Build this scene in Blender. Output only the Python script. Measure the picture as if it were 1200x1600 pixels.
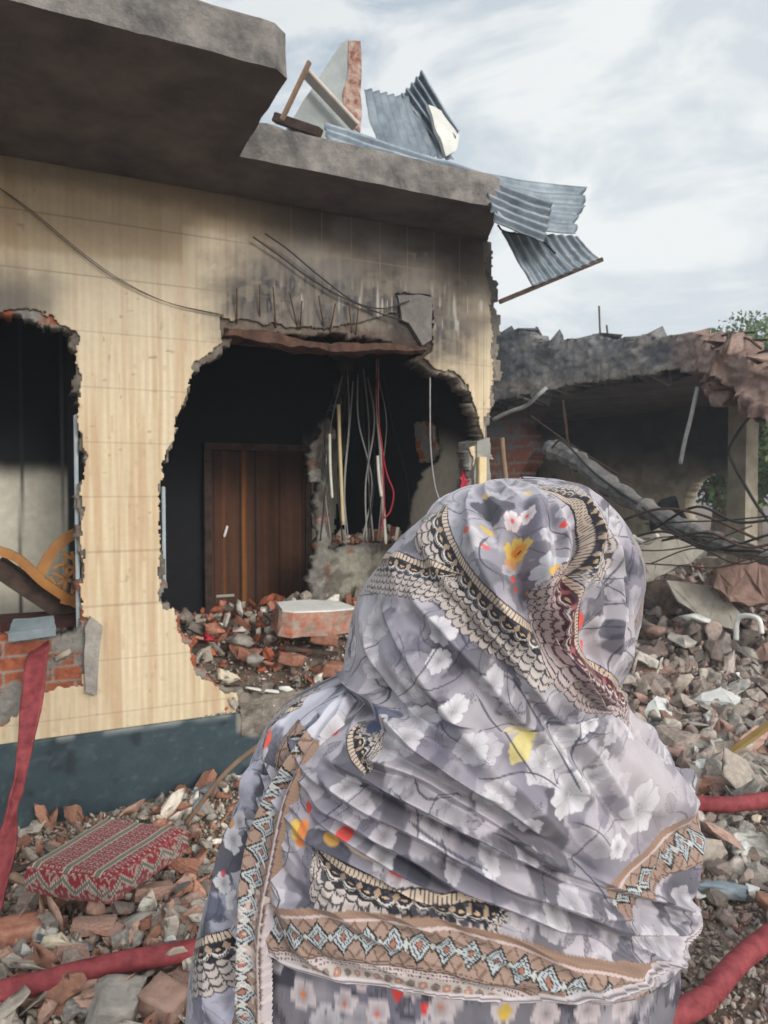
import bpy, bmesh, math, random
import numpy as np
from mathutils import Vector, Matrix, geometry
R_=math.radians
for o in list(bpy.data.objects): bpy.data.objects.remove(o)
SC=bpy.context.scene; COL=SC.collection
rng=np.random.default_rng(7); random.seed(7)

# ------------------------------------------------------------ camera
F=1155.0; CZ=1.8; PITCH=math.atan(36/1155)
cd=bpy.data.cameras.new('camera'); cam=bpy.data.objects.new('camera',cd); COL.objects.link(cam)
cam.location=(0,0,CZ); cam.rotation_euler=(math.pi/2-PITCH,0,0)
cd.sensor_fit='VERTICAL'; cd.sensor_height=36; cd.lens=36*F/1600; cd.clip_start=.05; cd.clip_end=3000
cd.dof.use_dof=True; cd.dof.focus_distance=.72; cd.dof.aperture_fstop=20
SC.camera=cam
# ------------------------------------------------------------ sky
SUN=Vector((.559,-.829,math.tan(R_(20)))).normalized()
w=bpy.data.worlds.new('World'); SC.world=w; w.use_nodes=True
nt=w.node_tree; N=nt.nodes; L=nt.links; N.clear()
def nd(t,**k):
    n=N.new(t)
    for a,b in k.items(): setattr(n,a,b)
    return n
out=nd('ShaderNodeOutputWorld'); bg=nd('ShaderNodeBackground'); bg.inputs[1].default_value=.1
sky=nd('ShaderNodeTexSky',sky_type='NISHITA',sun_disc=False)
sky.sun_elevation=math.asin(SUN.z); sky.sun_rotation=math.atan2(SUN.x,SUN.y); sky.dust_density=3
tc=nd('ShaderNodeTexCoord'); mp=nd('ShaderNodeMapping'); mp.inputs['Scale'].default_value=(1,1,2.4); mp.inputs['Location'].default_value=(.35,.1,.6)
L.new(tc.outputs['Generated'],mp.inputs[0])
n1=nd('ShaderNodeTexNoise'); n1.inputs['Scale'].default_value=4.2; n1.inputs['Detail'].default_value=9; n1.inputs['Roughness'].default_value=.58; n1.inputs['Distortion'].default_value=.4
L.new(mp.outputs[0],n1.inputs[0])
rp=nd('ShaderNodeValToRGB'); rp.color_ramp.elements[0].position=.45; rp.color_ramp.elements[0].color=(2.7,3.4,4.1,1)
rp.color_ramp.elements[1].position=.58; rp.color_ramp.elements[1].color=(5.9,6.1,6.15,1)
L.new(n1.outputs[0],rp.inputs[0])
# brighter patch low on the right
vm=nd('ShaderNodeVectorMath',operation='DOT_PRODUCT'); vm.inputs[1].default_value=Vector((.46,.85,.34)).normalized()
L.new(tc.outputs['Generated'],vm.inputs[0])
mr=nd('ShaderNodeMapRange'); mr.inputs[1].default_value=.80; mr.inputs[2].default_value=1.0; mr.inputs[3].default_value=0; mr.inputs[4].default_value=.5; mr.interpolation_type='SMOOTHSTEP'
L.new(vm.outputs['Value'],mr.inputs[0])
mx=nd('ShaderNodeMixRGB'); mx.inputs[2].default_value=(7.6,7.7,7.5,1); L.new(mr.outputs[0],mx.inputs[0]); L.new(rp.outputs[0],mx.inputs[1])
vs=nd('ShaderNodeVectorMath',operation='DOT_PRODUCT'); vs.inputs[1].default_value=SUN; L.new(tc.outputs['Generated'],vs.inputs[0])
ms=nd('ShaderNodeMapRange'); ms.inputs[1].default_value=.2; ms.inputs[2].default_value=1.0; ms.interpolation_type='SMOOTHSTEP'; L.new(vs.outputs['Value'],ms.inputs[0])
m3=nd('ShaderNodeMixRGB'); m3.inputs[2].default_value=(17,16.4,15.6,1); L.new(ms.outputs[0],m3.inputs[0]); L.new(mx.outputs[0],m3.inputs[1]); mx=m3   # bright sky area added round the sun, behind the camera, for soft light
mx2=nd('ShaderNodeMixRGB'); mx2.inputs[0].default_value=.9; L.new(sky.outputs[0],mx2.inputs[1]); L.new(mx.outputs[0],mx2.inputs[2])
L.new(mx2.outputs[0],bg.inputs[0]); L.new(bg.outputs[0],out.inputs[0])
# ------------------------------------------------------------ sun
sl=bpy.data.lights.new('sun','SUN'); sl.energy=1.2; sl.angle=R_(15); sl.color=(1,.95,.88)
so=bpy.data.objects.new('sun',sl); COL.objects.link(so); so.rotation_euler=(-SUN).to_track_quat('-Z','Y').to_euler(); so.location=(0,-5,8)
SC.view_settings.view_transform='Standard'; SC.view_settings.look='None'; SC.view_settings.exposure=.55; SC.view_settings.gamma=1

# ------------------------------------------------------------ helpers
fw=np.array([0,math.cos(PITCH),-math.sin(PITCH)]); up=np.array([0,math.sin(PITCH),math.cos(PITCH)]); rt=np.array([1.,0,0]); CAM=np.array([0,0,CZ])
def ray(px,py): return fw+(px-600)/F*rt+(800-py)/F*up
def pt(px,py,Y):
    d=ray(px,py); return Vector(CAM+d*(Y/d[1]))
def proj(P):
    q=np.asarray(P)-CAM; z=q@fw; return 600+F*(q@rt)/z, 800-F*(q@up)/z
def onz(px,py,z):
    d=ray(px,py); return Vector(CAM+d*((z-CZ)/d[2]))
class Frame:
    def __init__(s,O,ex):
        s.O=np.array([O[0],O[1],0.]); n=math.hypot(*ex); s.ex=np.array([ex[0]/n,ex[1]/n,0]); s.ey=np.array([-s.ex[1],s.ex[0],0]); s.ez=np.array([0,0,1.])
        s.ang=math.atan2(s.ex[1],s.ex[0])
    def loc(s,px,py,y):       # pixel ray -> local point on plane y
        d=ray(px,py); c=CAM-s.O; k=(y-c@s.ey)/(d@s.ey); p=c+d*k
        return (p@s.ex,y,p[2])
    def w(s,x,y,z): return Vector(s.O+s.ex*x+s.ey*y+s.ez*z)
    def wp(s,px,py,y): return s.w(*s.loc(px,py,y))
    def pix(s,X,y,Z):
        P=s.O+np.multiply.outer(X,s.ex)+s.ey*y+np.multiply.outer(Z,s.ez); return proj(P)
H=Frame((-1.958,3.77),(.899,.438))
def tag(o,label=None,cat=None,group=None,kind=None):
    if label:o['label']=label
    if cat:o['category']=cat
    if group:o['group']=group
    if kind:o['kind']=kind
    return o
def empty(name,loc=(0,0,0),rz=0,label=None,cat=None,group=None):
    o=bpy.data.objects.new(name,None); COL.objects.link(o); o.location=loc; o.rotation_euler=(0,0,rz); o.empty_display_size=.1
    return tag(o,label,cat,group)
def mk(name,V,Fc,mat,parent=None,cols=None,smooth=False,loc=None):
    V=np.asarray(V,dtype=np.float32).reshape(-1,3); me=bpy.data.meshes.new(name)
    if isinstance(Fc,np.ndarray):
        n=len(Fc);k=Fc.shape[1]
        me.vertices.add(len(V)); me.vertices.foreach_set('co',V.ravel()); me.loops.add(n*k); me.loops.foreach_set('vertex_index',Fc.astype(np.int32).ravel())
        me.polygons.add(n); me.polygons.foreach_set('loop_start',np.arange(0,n*k,k,dtype=np.int32)); me.polygons.foreach_set('loop_total',np.full(n,k,dtype=np.int32))
    else: me.from_pydata([tuple(map(float,v)) for v in V],[],Fc)
    me.update(calc_edges=True)
    if smooth: me.polygons.foreach_set('use_smooth',np.ones(len(me.polygons),dtype=bool))
    if cols is not None:
        a=me.color_attributes.new('Col','FLOAT_COLOR','POINT'); c=np.ones((len(V),4),dtype=np.float32); c[:,:3]=cols; a.data.foreach_set('color',c.ravel())
    if mat: me.materials.append(mat)
    me.validate()
    o=bpy.data.objects.new(name,me); COL.objects.link(o)
    if parent: o.parent=parent
    if loc is not None: o.location=loc
    return o
def bmo(name,bm,mat,parent=None,smooth=False):
    me=bpy.data.meshes.new(name); bmesh.ops.recalc_face_normals(bm,faces=bm.faces); bm.to_mesh(me); bm.free(); me.materials.append(mat)
    if smooth:
        for p in me.polygons:p.use_smooth=True
    o=bpy.data.objects.new(name,me); COL.objects.link(o)
    if parent:o.parent=parent
    return o
def hsh(n,seed): return np.random.default_rng(seed).random(n)
def vn(x,y,seed=0):           # 2-D value noise 0..1
    T=hsh((256,256),seed); x=np.asarray(x,float);y=np.asarray(y,float)
    xi=np.floor(x).astype(int);yi=np.floor(y).astype(int);fx=x-xi;fy=y-yi;fx=fx*fx*(3-2*fx);fy=fy*fy*(3-2*fy)
    a=T[xi%256,yi%256];b=T[(xi+1)%256,yi%256];c=T[xi%256,(yi+1)%256];d=T[(xi+1)%256,(yi+1)%256]
    return (a*(1-fx)+b*fx)*(1-fy)+(c*(1-fx)+d*fx)*fy
def fbm(x,y,seed=0,o=4):
    s=0;a=.5;t=0
    for k in range(o): s=s+a*vn(np.asarray(x)*2**k+k*17.3,np.asarray(y)*2**k+k*5.1,seed+k); t+=a; a*=.5
    return s/t
def sst(a,b,x): t=np.clip((x-a)/(b-a),0,1); return t*t*(3-2*t)
def mixc(c,k,col):
    k=np.asarray(k)[...,None]; return c*(1-k)+np.asarray(col)*k
def inpoly(x,y,P):
    P=np.asarray(P); ins=np.zeros(np.shape(x),bool); n=len(P)
    for i in range(n):
        x1,y1=P[i];x2,y2=P[(i+1)%n]
        if y1==y2: continue
        c=((y1>y)!=(y2>y))&(x<(x2-x1)*(y-y1)/(y2-y1)+x1); ins^=c
    return ins
def crom(P,n=10):             # smooth path through points
    P=[np.asarray(p,float) for p in P]; 
    if len(P)<3: return np.array([P[0]+(P[1]-P[0])*t for t in np.linspace(0,1,n)])
    P=[2*P[0]-P[1]]+P+[2*P[-1]-P[-2]]; o=[]
    for i in range(1,len(P)-2):
        a,b,c,d=P[i-1:i+3]
        for k in range(n):
            t=k/n; o.append(.5*((2*b)+(-a+c)*t+(2*a-5*b+4*c-d)*t*t+(-a+3*b-3*c+d)*t**3))
    o.append(P[-2]); return np.array(o)
# ---- materials
def mat(name,c1,c2=None,scale=8,rough=.85,bump=.3,bscale=40,attr=False,rand=0,metal=0,dist=.01,detail=6,sheen=0,spec=.3):
    m=bpy.data.materials.new(name); m.use_nodes=True; t=m.node_tree; n=t.nodes; l=t.links; b=n['Principled BSDF']
    b.inputs['Roughness'].default_value=rough; b.inputs['Metallic'].default_value=metal; b.inputs['Specular IOR Level'].default_value=spec
    if sheen: b.inputs['Sheen Weight'].default_value=sheen
    c=n.new('ShaderNodeTexCoord'); ns=n.new('ShaderNodeTexNoise'); ns.inputs['Scale'].default_value=scale; ns.inputs['Detail'].default_value=detail; ns.inputs['Roughness'].default_value=.65
    l.new(c.outputs['Object'],ns.inputs[0])
    r=n.new('ShaderNodeValToRGB'); r.color_ramp.elements[0].position=.35; r.color_ramp.elements[1].position=.65
    c2=c2 or c1
    r.color_ramp.elements[0].color=(*c1,1); r.color_ramp.elements[1].color=(*c2,1); l.new(ns.outputs[0],r.inputs[0]); src=r.outputs[0]
    if attr:
        a=n.new('ShaderNodeAttribute'); a.attribute_name='Col'; x=n.new('ShaderNodeMixRGB'); x.blend_type='MULTIPLY'; x.inputs[0].default_value=1
        l.new(a.outputs['Color'],x.inputs[1]); l.new(src,x.inputs[2]); src=x.outputs[0]
    if rand:
        oi=n.new('ShaderNodeObjectInfo'); mr=n.new('ShaderNodeMapRange'); mr.inputs[3].default_value=1-rand; mr.inputs[4].default_value=1+rand; l.new(oi.outputs['Random'],mr.inputs[0])
        x=n.new('ShaderNodeVectorMath'); x.operation='SCALE'; l.new(src,x.inputs[0]); l.new(mr.outputs[0],x.inputs['Scale']); src=x.outputs[0]
    l.new(src,b.inputs['Base Color'])
    if bump:
        n2=n.new('ShaderNodeTexNoise'); n2.inputs['Scale'].default_value=bscale; n2.inputs['Detail'].default_value=8; n2.inputs['Roughness'].default_value=.7; l.new(c.outputs['Object'],n2.inputs[0])
        bp=n.new('ShaderNodeBump'); bp.inputs['Strength'].default_value=bump; bp.inputs['Distance'].default_value=dist; l.new(n2.outputs[0],bp.inputs['Height']); l.new(bp.outputs[0],b.inputs['Normal'])
    return m
W1=(1,1,1)
M=dict(
 tile=mat('glazed_tile',(.93,.93,.93),W1,30,.6,.06,60,attr=True,spec=.18),
 painted=mat('weathered_paint',(.82,.82,.82),W1,14,.8,.5,30,attr=True),
 brickw=mat('broken_brickwork',(.75,.75,.75),(1.1,1.1,1.1),25,.95,.9,45,attr=True,dist=.02),
 rub=mat('rubble_mix',(.85,.85,.85),(1.35,1.33,1.3),30,.95,.8,70,attr=True),
 conc=mat('concrete',(.26,.245,.22),(.46,.43,.39),9,.9,.8,45,rand=.25,dist=.012),
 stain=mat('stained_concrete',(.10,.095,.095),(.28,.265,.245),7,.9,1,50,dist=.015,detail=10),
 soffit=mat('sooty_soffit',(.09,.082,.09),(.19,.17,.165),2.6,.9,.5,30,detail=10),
 brick=mat('brick',(.29,.115,.075),(.44,.24,.17),14,.9,.7,60,rand=.25),
 pbrick=mat('dusty_brick',(.36,.22,.17),(.5,.34,.28),12,.92,.6,60,rand=.2),
 stone=mat('grey_brown_rubble',(.24,.195,.17),(.42,.35,.31),12,.95,.8,60,rand=.3),
 plaster=mat('cream_plaster',(.58,.5,.36),(.68,.62,.5),10,.85,.4,50,rand=.12),
 white=mat('white_plaster',(.6,.62,.6),(.72,.73,.7),10,.8,.4,50,rand=.1),
 slate=mat('blue_grey_slab',(.14,.18,.2),(.22,.26,.29),8,.8,.4,50,rand=.15),
 soot=mat('soot_black',(.006,.007,.01),(.014,.015,.02),3,.95,.3,20),
 zinc=mat('corrugated_zinc',(.12,.155,.19),(.27,.32,.37),6,.5,.3,18,metal=.35,rand=.15),
 rust=mat('rebar_rust',(.05,.035,.03),(.13,.07,.05),40,.9,.3,80),
 wire=mat('dark_wire',(.03,.028,.028),None,20,.6,0),
 gwire=mat('grey_wire',(.25,.25,.25),(.35,.35,.34),20,.6,.1),
 rwire=mat('red_wire',(.38,.02,.045),(.45,.04,.07),20,.5,.1),
 pvc=mat('white_pvc',(.62,.6,.53),(.72,.7,.62),12,.5,.1),
 pvcc=mat('cream_pvc',(.6,.48,.27),(.68,.56,.34),12,.5,.1),
 hose=mat('red_hose',(.16,.026,.032),(.3,.06,.068),22,.7,.6,260,dist=.003,detail=10),
 wood=mat('varnished_wood',(.27,.11,.03),(.4,.19,.05),6,.45,.2,30),
 dwood=mat('charred_wood',(.035,.025,.022),(.09,.06,.045),10,.9,.6,40),
 gwood=mat('old_wood',(.2,.13,.09),(.3,.21,.15),12,.9,.5,40),
 skin=mat('skin',(.28,.15,.09),(.32,.18,.11),10,.55,.1,60),
 hair=mat('black_hair',(.012,.01,.01),(.02,.016,.015),60,.5,.3,90),
 leaf=mat('foliage',(.6,.6,.6),(1.1,1.1,1.1),3,.7,0,attr=True),
 bark=mat('bark',(.1,.07,.05),(.17,.13,.1),8,.95,.8,20),
 gold=mat('gold_metal',(.7,.45,.15),None,8,.3,0,metal=1),
)
# ---- generic builders
def panel(name,fr,y,x0,x1,z0,z1,step,outer,holes,thick,paint,m,parent,jag=.02,jf=9,seed=3,relief=None,blk=0):
    nx=int((x1-x0)/step)+1; nz=int((z1-z0)/step)+1
    xs=np.linspace(x0,x1,nx); zs=np.linspace(z0,z1,nz); X,Z=np.meshgrid(xs,zs)
    jx=(fbm(X*jf,Z*jf,seed,4)-.5)*2*jag; jz=(fbm(X*jf+40,Z*jf,seed+9,4)-.5)*2*jag
    if blk:
        for cs_,am in ((blk,1.),(blk*.45,.5)):
            r_=np.floor(Z/(cs_*.7)); q_=np.floor(X/cs_+.5*(r_%2)); hh=hsh(2003,seed+int(cs_*1e3)); jx=jx+(hh[(q_*53+r_*97).astype(int)%2003]-.5)*cs_*.55*am; jz=jz+(hh[(q_*71+r_*131+7).astype(int)%2003]-.5)*cs_*.4*am
    cx=X+jx; cz=Z+jz
    def L2(P): return [fr.loc(a,b,y)[::2] for a,b in P]
    keep=np.ones(X.shape,bool)
    if outer is not None: keep&=inpoly(cx,cz,L2(outer))
    for h in holes: keep&=~inpoly(cx,cz,L2(h))
    q=keep[:-1,:-1]&keep[1:,:-1]&keep[:-1,1:]&keep[1:,1:]
    i,j=np.nonzero(q); f=np.stack([i*nx+j,i*nx+j+1,(i+1)*nx+j+1,(i+1)*nx+j],1)
    used=np.unique(f); mp_=np.full(nx*nz,-1); mp_[used]=np.arange(len(used)); f=mp_[f]
    Xf=X.ravel()[used]; Zf=Z.ravel()[used]; px,py=fr.pix(Xf,y,Zf)
    Y=np.full(len(used),float(y))
    if relief is not None: Y=Y+relief(px,py,Xf,Zf)
    o=mk(name,np.stack([Xf,Y,Zf],1),f,m,parent,cols=paint(px,py,Xf,Zf))
    s=o.modifiers.new('s','SOLIDIFY'); s.thickness=thick; s.offset=-1
    return o
def resample(P,step,closed=True):
    P=[np.asarray(p,float) for p in P]; o=[]
    for i in range(len(P) if closed else len(P)-1):
        a=P[i];b=P[(i+1)%len(P)]; n=max(1,int(np.linalg.norm(b-a)/step))
        for k in range(n): o.append(a+(b-a)*k/n)
    if not closed:o.append(P[-1])
    return np.array(o)
def slab(name,poly,z0,z1,m,parent,step=.04,rings=5,noise=.012,seed=1,topn=.01,mcap=None,axis='z',soft=0):
    """prism over a 2-D outline with weathered sides; axis says which way it is extruded"""
    P=resample(poly,step); a=0
    for i in range(len(P)): a+=P[i][0]*P[(i+1)%len(P)][1]-P[(i+1)%len(P)][0]*P[i][1]
    if a<0: P=P[::-1]
    n=len(P); T=np.roll(P,-1,0)-np.roll(P,1,0); T/=np.linalg.norm(T,axis=1)[:,None]+1e-9; Nn=np.stack([T[:,1],-T[:,0]],1)
    s=np.cumsum(np.linalg.norm(np.roll(P,-1,0)-P,axis=1)); V=[]
    for r in range(rings+1):
        t=r/rings; z=z0+(z1-z0)*t
        d=(fbm(s*9,np.full(n,z*9),seed)-.5)*2*noise - soft*(abs(2*t-1)**4)
        zz=z+(fbm(s*6,np.full(n,3.),seed+5)-.5)*2*topn*(t if r else 0)
        q=P+Nn*d[:,None]; V.append(np.column_stack([q,np.broadcast_to(zz,n)]))
    V=np.concatenate(V); Fs=[]
    for r in range(rings):
        for i in range(n): j=(i+1)%n; Fs.append((r*n+i,r*n+j,(r+1)*n+j,(r+1)*n+i))
    for base,rev in ((0,True),(rings*n,False)):
        tri=geometry.tessellate_polygon([[Vector((p[0],p[1],0)) for p in V[base:base+n]]])
        for t in tri: Fs.append(tuple(base+k for k in t))
    if axis=='y': V=V[:,[0,2,1]]*np.array([1,1,1])
    if axis=='x': V=V[:,[2,0,1]]
    me=bpy.data.meshes.new(name); me.from_pydata([tuple(map(float,v)) for v in V],[],Fs)
    bm=bmesh.new(); bm.from_mesh(me); bmesh.ops.recalc_face_normals(bm,faces=bm.faces); bm.to_mesh(me); bm.free()
    me.materials.append(m)
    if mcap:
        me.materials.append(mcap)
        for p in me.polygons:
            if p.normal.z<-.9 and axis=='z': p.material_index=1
    o=bpy.data.objects.new(name,me); COL.objects.link(o)
    if parent:o.parent=parent
    return o
def tubem(paths,m,name,parent=None,seg=8,smooth=True,label=None,cat=None,group=None):
    """paths: list of (points, radius or radii); one mesh"""
    V=[];Fs=[]
    for P,r in paths:
        P=np.array([tuple(p) for p in P],float); n=len(P); rr=np.broadcast_to(r,(n,)) 
        b=len(V); Tn=np.gradient(P,axis=0); Tn/=np.linalg.norm(Tn,axis=1)[:,None]+1e-9
        ref=np.array([0,0,1.]) if abs(Tn[0][2])<.9 else np.array([1.,0,0]); u=np.cross(Tn[0],ref); u/=np.linalg.norm(u)
        for i in range(n):
            u=u-Tn[i]*(u@Tn[i]); u/=np.linalg.norm(u)+1e-9; v=np.cross(Tn[i],u)
            for k in range(seg): a=2*math.pi*k/seg; V.append(P[i]+rr[i]*(math.cos(a)*u+math.sin(a)*v))
        for i in range(n-1):
            for k in range(seg): k2=(k+1)%seg; Fs.append((b+i*seg+k,b+i*seg+k2,b+(i+1)*seg+k2,b+(i+1)*seg+k))
        Fs.append(tuple(b+k for k in range(seg))[::-1]); Fs.append(tuple(b+(n-1)*seg+k for k in range(seg)))
    o=mk(name,V,Fs,m,parent,smooth=smooth); return tag(o,label,cat,group)
def tube(name,pts,r,m,parent=None,n=10,seg=8,**k):
    return tubem([(crom(pts,n) if len(pts)>2 else np.array([tuple(p) for p in pts]),r)],m,name,parent,seg,**k)
def boxm(name,c,s,m,parent=None,rot=(0,0,0),bev=.004):
    bm=bmesh.new(); bmesh.ops.create_cube(bm,size=1); bmesh.ops.scale(bm,vec=s,verts=bm.verts)
    if bev: bmesh.ops.bevel(bm,geom=bm.edges[:],offset=bev,segments=2,affect='EDGES')
    o=bmo(name,bm,m,parent); o.location=c; o.rotation_euler=rot; return o
# ============================================================ ground
def gz(x,y):
    x=np.asarray(x,float);y=np.asarray(y,float)
    lx=(x+1.958)*.899+(y-3.77)*.438; ly=-(x+1.958)*.438+(y-3.77)*.899
    z=.10+.06*(fbm(x*.9,y*.9,31)-.5)+.05*(fbm(x*4,y*4,32)-.5)
    z=z-.1*np.exp(-((ly+.6)**2)/.6)*sst(1.5,0,lx)               # dips to the plinth at the left
    z=z+.45*sst(2.9,5.5,lx+.0*ly)*sst(-.8,2.2,ly)*sst(14,11,y)  # heap in the yard at the right
    z=z+.12*np.exp(-((lx-1.6)**2/.5+(ly+.35)**2/.1))
    return z
xs=np.concatenate([np.linspace(-120,-8,12)[:-1],np.linspace(-8,14,300),np.linspace(14,120,12)[1:]])
ys=np.concatenate([np.linspace(-60,-4,10)[:-1],np.linspace(-4,16,280),np.linspace(16,180,14)[1:]])
X,Y=np.meshgrid(xs,ys); nx=len(xs); Z=gz(X,Y); I,J=np.meshgrid(np.arange(len(ys)-1),np.arange(nx-1),indexing='ij'); I=I.ravel();J=J.ravel()
Mground=mat('dusty_ground',(.13,.1,.075),(.26,.21,.17),5,.95,1,35,dist=.03)
g=mk('ground',np.stack([X.ravel(),Y.ravel(),Z.ravel()],1),np.stack([I*nx+J,I*nx+J+1,(I+1)*nx+J+1,(I+1)*nx+J],1),Mground,smooth=True); g['kind']='structure'

# ============================================================ main house
M['rubc']=mat('broken_mortar',(.17,.14,.12),(.34,.31,.27),14,.95,1,30,dist=.03)
house=empty('ruined_house',(H.O[0],H.O[1],0),H.ang,'burnt house with cream striped tile walls, blasted jagged openings and overhanging concrete roof','house')
WX=2.985
TJ=[3.22-.293*k for k in range(11)]
BR=(.40,.12,.06)
def brickpaint(px,py,x,z,plast=.45,seed=50):
    row=np.floor(z/.078); u=x/.23+.5*(row%2); col=np.floor(u)
    e=np.minimum((z/.078)%1*.078,(1-(z/.078)%1)*.078); e2=np.minimum((u%1)*.23,(1-u%1)*.23)
    rn=hsh(997,seed)[(col*31+row*57).astype(int)%997]
    c=mixc(np.ones((len(px),3))*np.array([.40,.12,.06]),rn*.6,(.28,.09,.05)); mort=(e<.007)|(e2<.007)
    c=mixc(c,mort*1.,(.3,.28,.25)); k=sst(plast-.05,plast+.05,fbm(x*7,z*7,seed+1))
    return mixc(c,1-k,(.26,.25,.23))*(.8+.4*fbm(x*30,z*30,seed+2)[:,None])
def dseg(px,py,a,b):
    a=np.array(a,float);b=np.array(b,float);d=b-a;t=np.clip(((px-a[0])*d[0]+(py-a[1])*d[1])/(d@d),0,1)
    return np.hypot(px-a[0]-t*d[0],py-a[1]-t*d[1])
def tilepaint(px,py,x,z):
    n=len(px); c=np.ones((n,3))*np.array([.61,.525,.365])
    # reeded wood-look streaks
    row=np.floor((3.22-z)/.293); col=np.floor(x/.195)
    sd=0
    g1=vn(x*30,z*1.1+sd,1)*.6+vn(x*75,z*2.5,9)*.4; g2=vn(x*110+7,z*6,2); g3=vn(x*18,z*1.2+sd,4); kn=vn(x*48,z*17,5)-.06
    reed=.5+.5*np.cos(x/.039*2*math.pi+.5*vn(x*3,z*.5,12))
    c=mixc(c,.7*sst(.42,.75,g1),(.47,.32,.2)); c=mixc(c,.45*sst(.45,.85,g3),(.70,.62,.46)); c=mixc(c,.4*sst(.72,.88,kn)*reed,(.42,.24,.14))
    c=mixc(c,.36*(1-reed),(.47,.33,.21)); c*=(.93+.14*g2)[:,None]
    c*=(1+.03*(hsh(991,8)[(row*37+col*11).astype(int)%991]-.5))[:,None]
    ez=np.abs(((3.22-z)/.293+.5)%1-.5)*.293; ex=np.abs((x/.195+.5)%1-.5)*.195
    # pale grey dusty zone in the middle band
    k=sst(650,420,py)*sst(0,250,px+100); c=mixc(c,.45*k,(.52,.47,.38))
    # stepped shadow of the roof overhang, painted brown into the tile colour
    yb=np.where(px<285,388+.09*px,357+.17*(px-300)); eave_shade=sst(7,-9,py-yb+10*(fbm(px/30,py/30,61)-.5))
    c=mixc(c,.5*eave_shade,(.36,.25,.14))
    # soot
    D=dseg(px,py,(420,470),(660,500)); k1=sst(150,25,D+50*(fbm(px/40,py/25,62)-.5)); grain=fbm(px/7,py/7,63)
    k1*=sst(.15,.55,grain+k1*.5)*(.86+.14*sst(.3,.6,vn(px/4.5,py/55,72))); k1*=.85+.15*sst(.4,.6,fbm(px/13,py/13,73))
    c=mixc(c,.97*k1,(.035,.037,.045))
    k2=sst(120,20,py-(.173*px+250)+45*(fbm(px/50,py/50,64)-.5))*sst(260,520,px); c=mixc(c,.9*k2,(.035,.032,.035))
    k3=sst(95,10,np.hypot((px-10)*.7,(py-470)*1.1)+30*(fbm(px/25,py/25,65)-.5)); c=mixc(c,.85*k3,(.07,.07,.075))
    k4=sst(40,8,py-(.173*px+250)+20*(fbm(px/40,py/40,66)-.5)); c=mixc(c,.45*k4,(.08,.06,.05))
    k5=sst(360,450,px)*sst(560,480,py)*sst(.35,.7,fbm(px/60,py/30,67)); c=mixc(c,.45*k5,(.16,.15,.15))
    # pale runs and chips through the soot
    st=sst(.78,.92,vn(px/3.6,py/34,68))*sst(380,430,px)*sst(430,470,py)*sst(540,500,py); c=mixc(c,.7*st,(.5,.48,.45))
    ch=sst(.9,.97,vn(px/9,py/9,69))*sst(.4,.6,vn(px/60,py/60,70)); c=mixc(c,.55*ch,(.2,.16,.12))
    jw=sst(300,380,px)*sst(470,330,py)+sst(560,600,px); c=mixc(c,(.0+.7*np.clip(jw,0,1))*(ex<.0035),(.2,.17,.13))*1.
    c=mixc(c,(.34+.3*sst(520,400,py))*(ez<.0036),(.2,.16,.11))
    return c
TL=[(-400,487),(0,487),(40,484),(62,490),(80,494),(92,508),(121,519),(122,640),(126,690),(131,712),(126,770),(124,840),(127,900),(127,962),(142,972),(150,1004),(150,1048),(129,1052),(128,1068),(95,1074),(70,1080),(45,1102),(0,1132),(-60,1150),(-400,1190)]
BL=[(-400,500),(0,497),(55,500),(75,516),(116,523),(119,640),(126,700),(123,760),(121,840),(123,900),(123,968),(121,980),(112,990),(60,992),(10,994),(-60,1000),(-400,1010)]
TM=[(345,497),(348,536),(330,552),(306,566),(298,598),(288,628),(276,655),(271,682),(256,716),(250,756),(249,830),(250,905),(254,948),(275,952),(276,980),(296,1010),(297,1030),(312,1058),(345,1076),(370,1083),(370,1240),(560,1240),(745,1200),(742,760),(735,700),(753,690),(748,655),(740,622),(722,590),(712,582),(680,577),(664,560),(676,545),(674,462),(655,458),(618,460),(624,488),(560,505),(500,515),(412,506)]
BM_=[(350,548),(334,556),(308,570),(300,600),(291,630),(278,657),(273,684),(258,718),(252,757),(251,830),(253,905),(262,915),(264,950),(284,958),(290,990),(303,1005),(306,1032),(318,1056),(348,1072),(380,1082),(480,1082),(560,1080),(735,1080),(735,765),(731,700),(750,688),(745,655),(735,622),(718,596),(664,574),(640,560),(664,548),(640,546),(560,524),(470,520),(400,516),(360,524)]
OUT=[(-500,100),(-500,1260),(370,1240),(790,1250),(764,760),(758,655),(766,640),(770,560),(768,470),(758,430),(757,340),(500,250)]
OUTB=[(-500,100),(-500,1260),(370,1240),(790,1250),(768,762),(764,655),(774,640),(782,560),(780,470),(770,430),(766,340),(500,250)]
zr=3.48
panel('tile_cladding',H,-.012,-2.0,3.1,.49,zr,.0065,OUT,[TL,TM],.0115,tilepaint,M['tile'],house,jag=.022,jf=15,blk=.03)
def layerpaint(px,py,x,z):
    c=brickpaint(px,py,x,z,.5); om=np.maximum(sst(900,925,py)*(px<340),np.maximum(sst(960,980,py)*(px<200),(py<506)*(px<105))); gry=mixc(np.ones((len(px),3))*np.array([.15,.13,.11]),sst(.4,.6,fbm(x*12,z*12,78)),(.28,.25,.21)); c=c*om[:,None]+gry*(1-om)[:,None]; c=mixc(c,.85*sst(610,618,px)*sst(625,560,py)*sst(690,670,px),(.02,.018,.018))
    k=sst(745,755,px); c=mixc(c,k*sst(.3,.5,fbm(x*9,z*9,77)),(.24,.22,.19)); 
    s=sst(40,10,dseg(px,py,(350,505),(670,545)))*.55; c=mixc(c,s,(.1,.06,.045)); s=sst(570,500,py)*sst(560,640,px); c=mixc(c,.6*s,(.09,.085,.085))
    k=sst(690,720,py)*sst(700,735,px); return mixc(c,.9*k,(.33,.33,.31))
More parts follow.
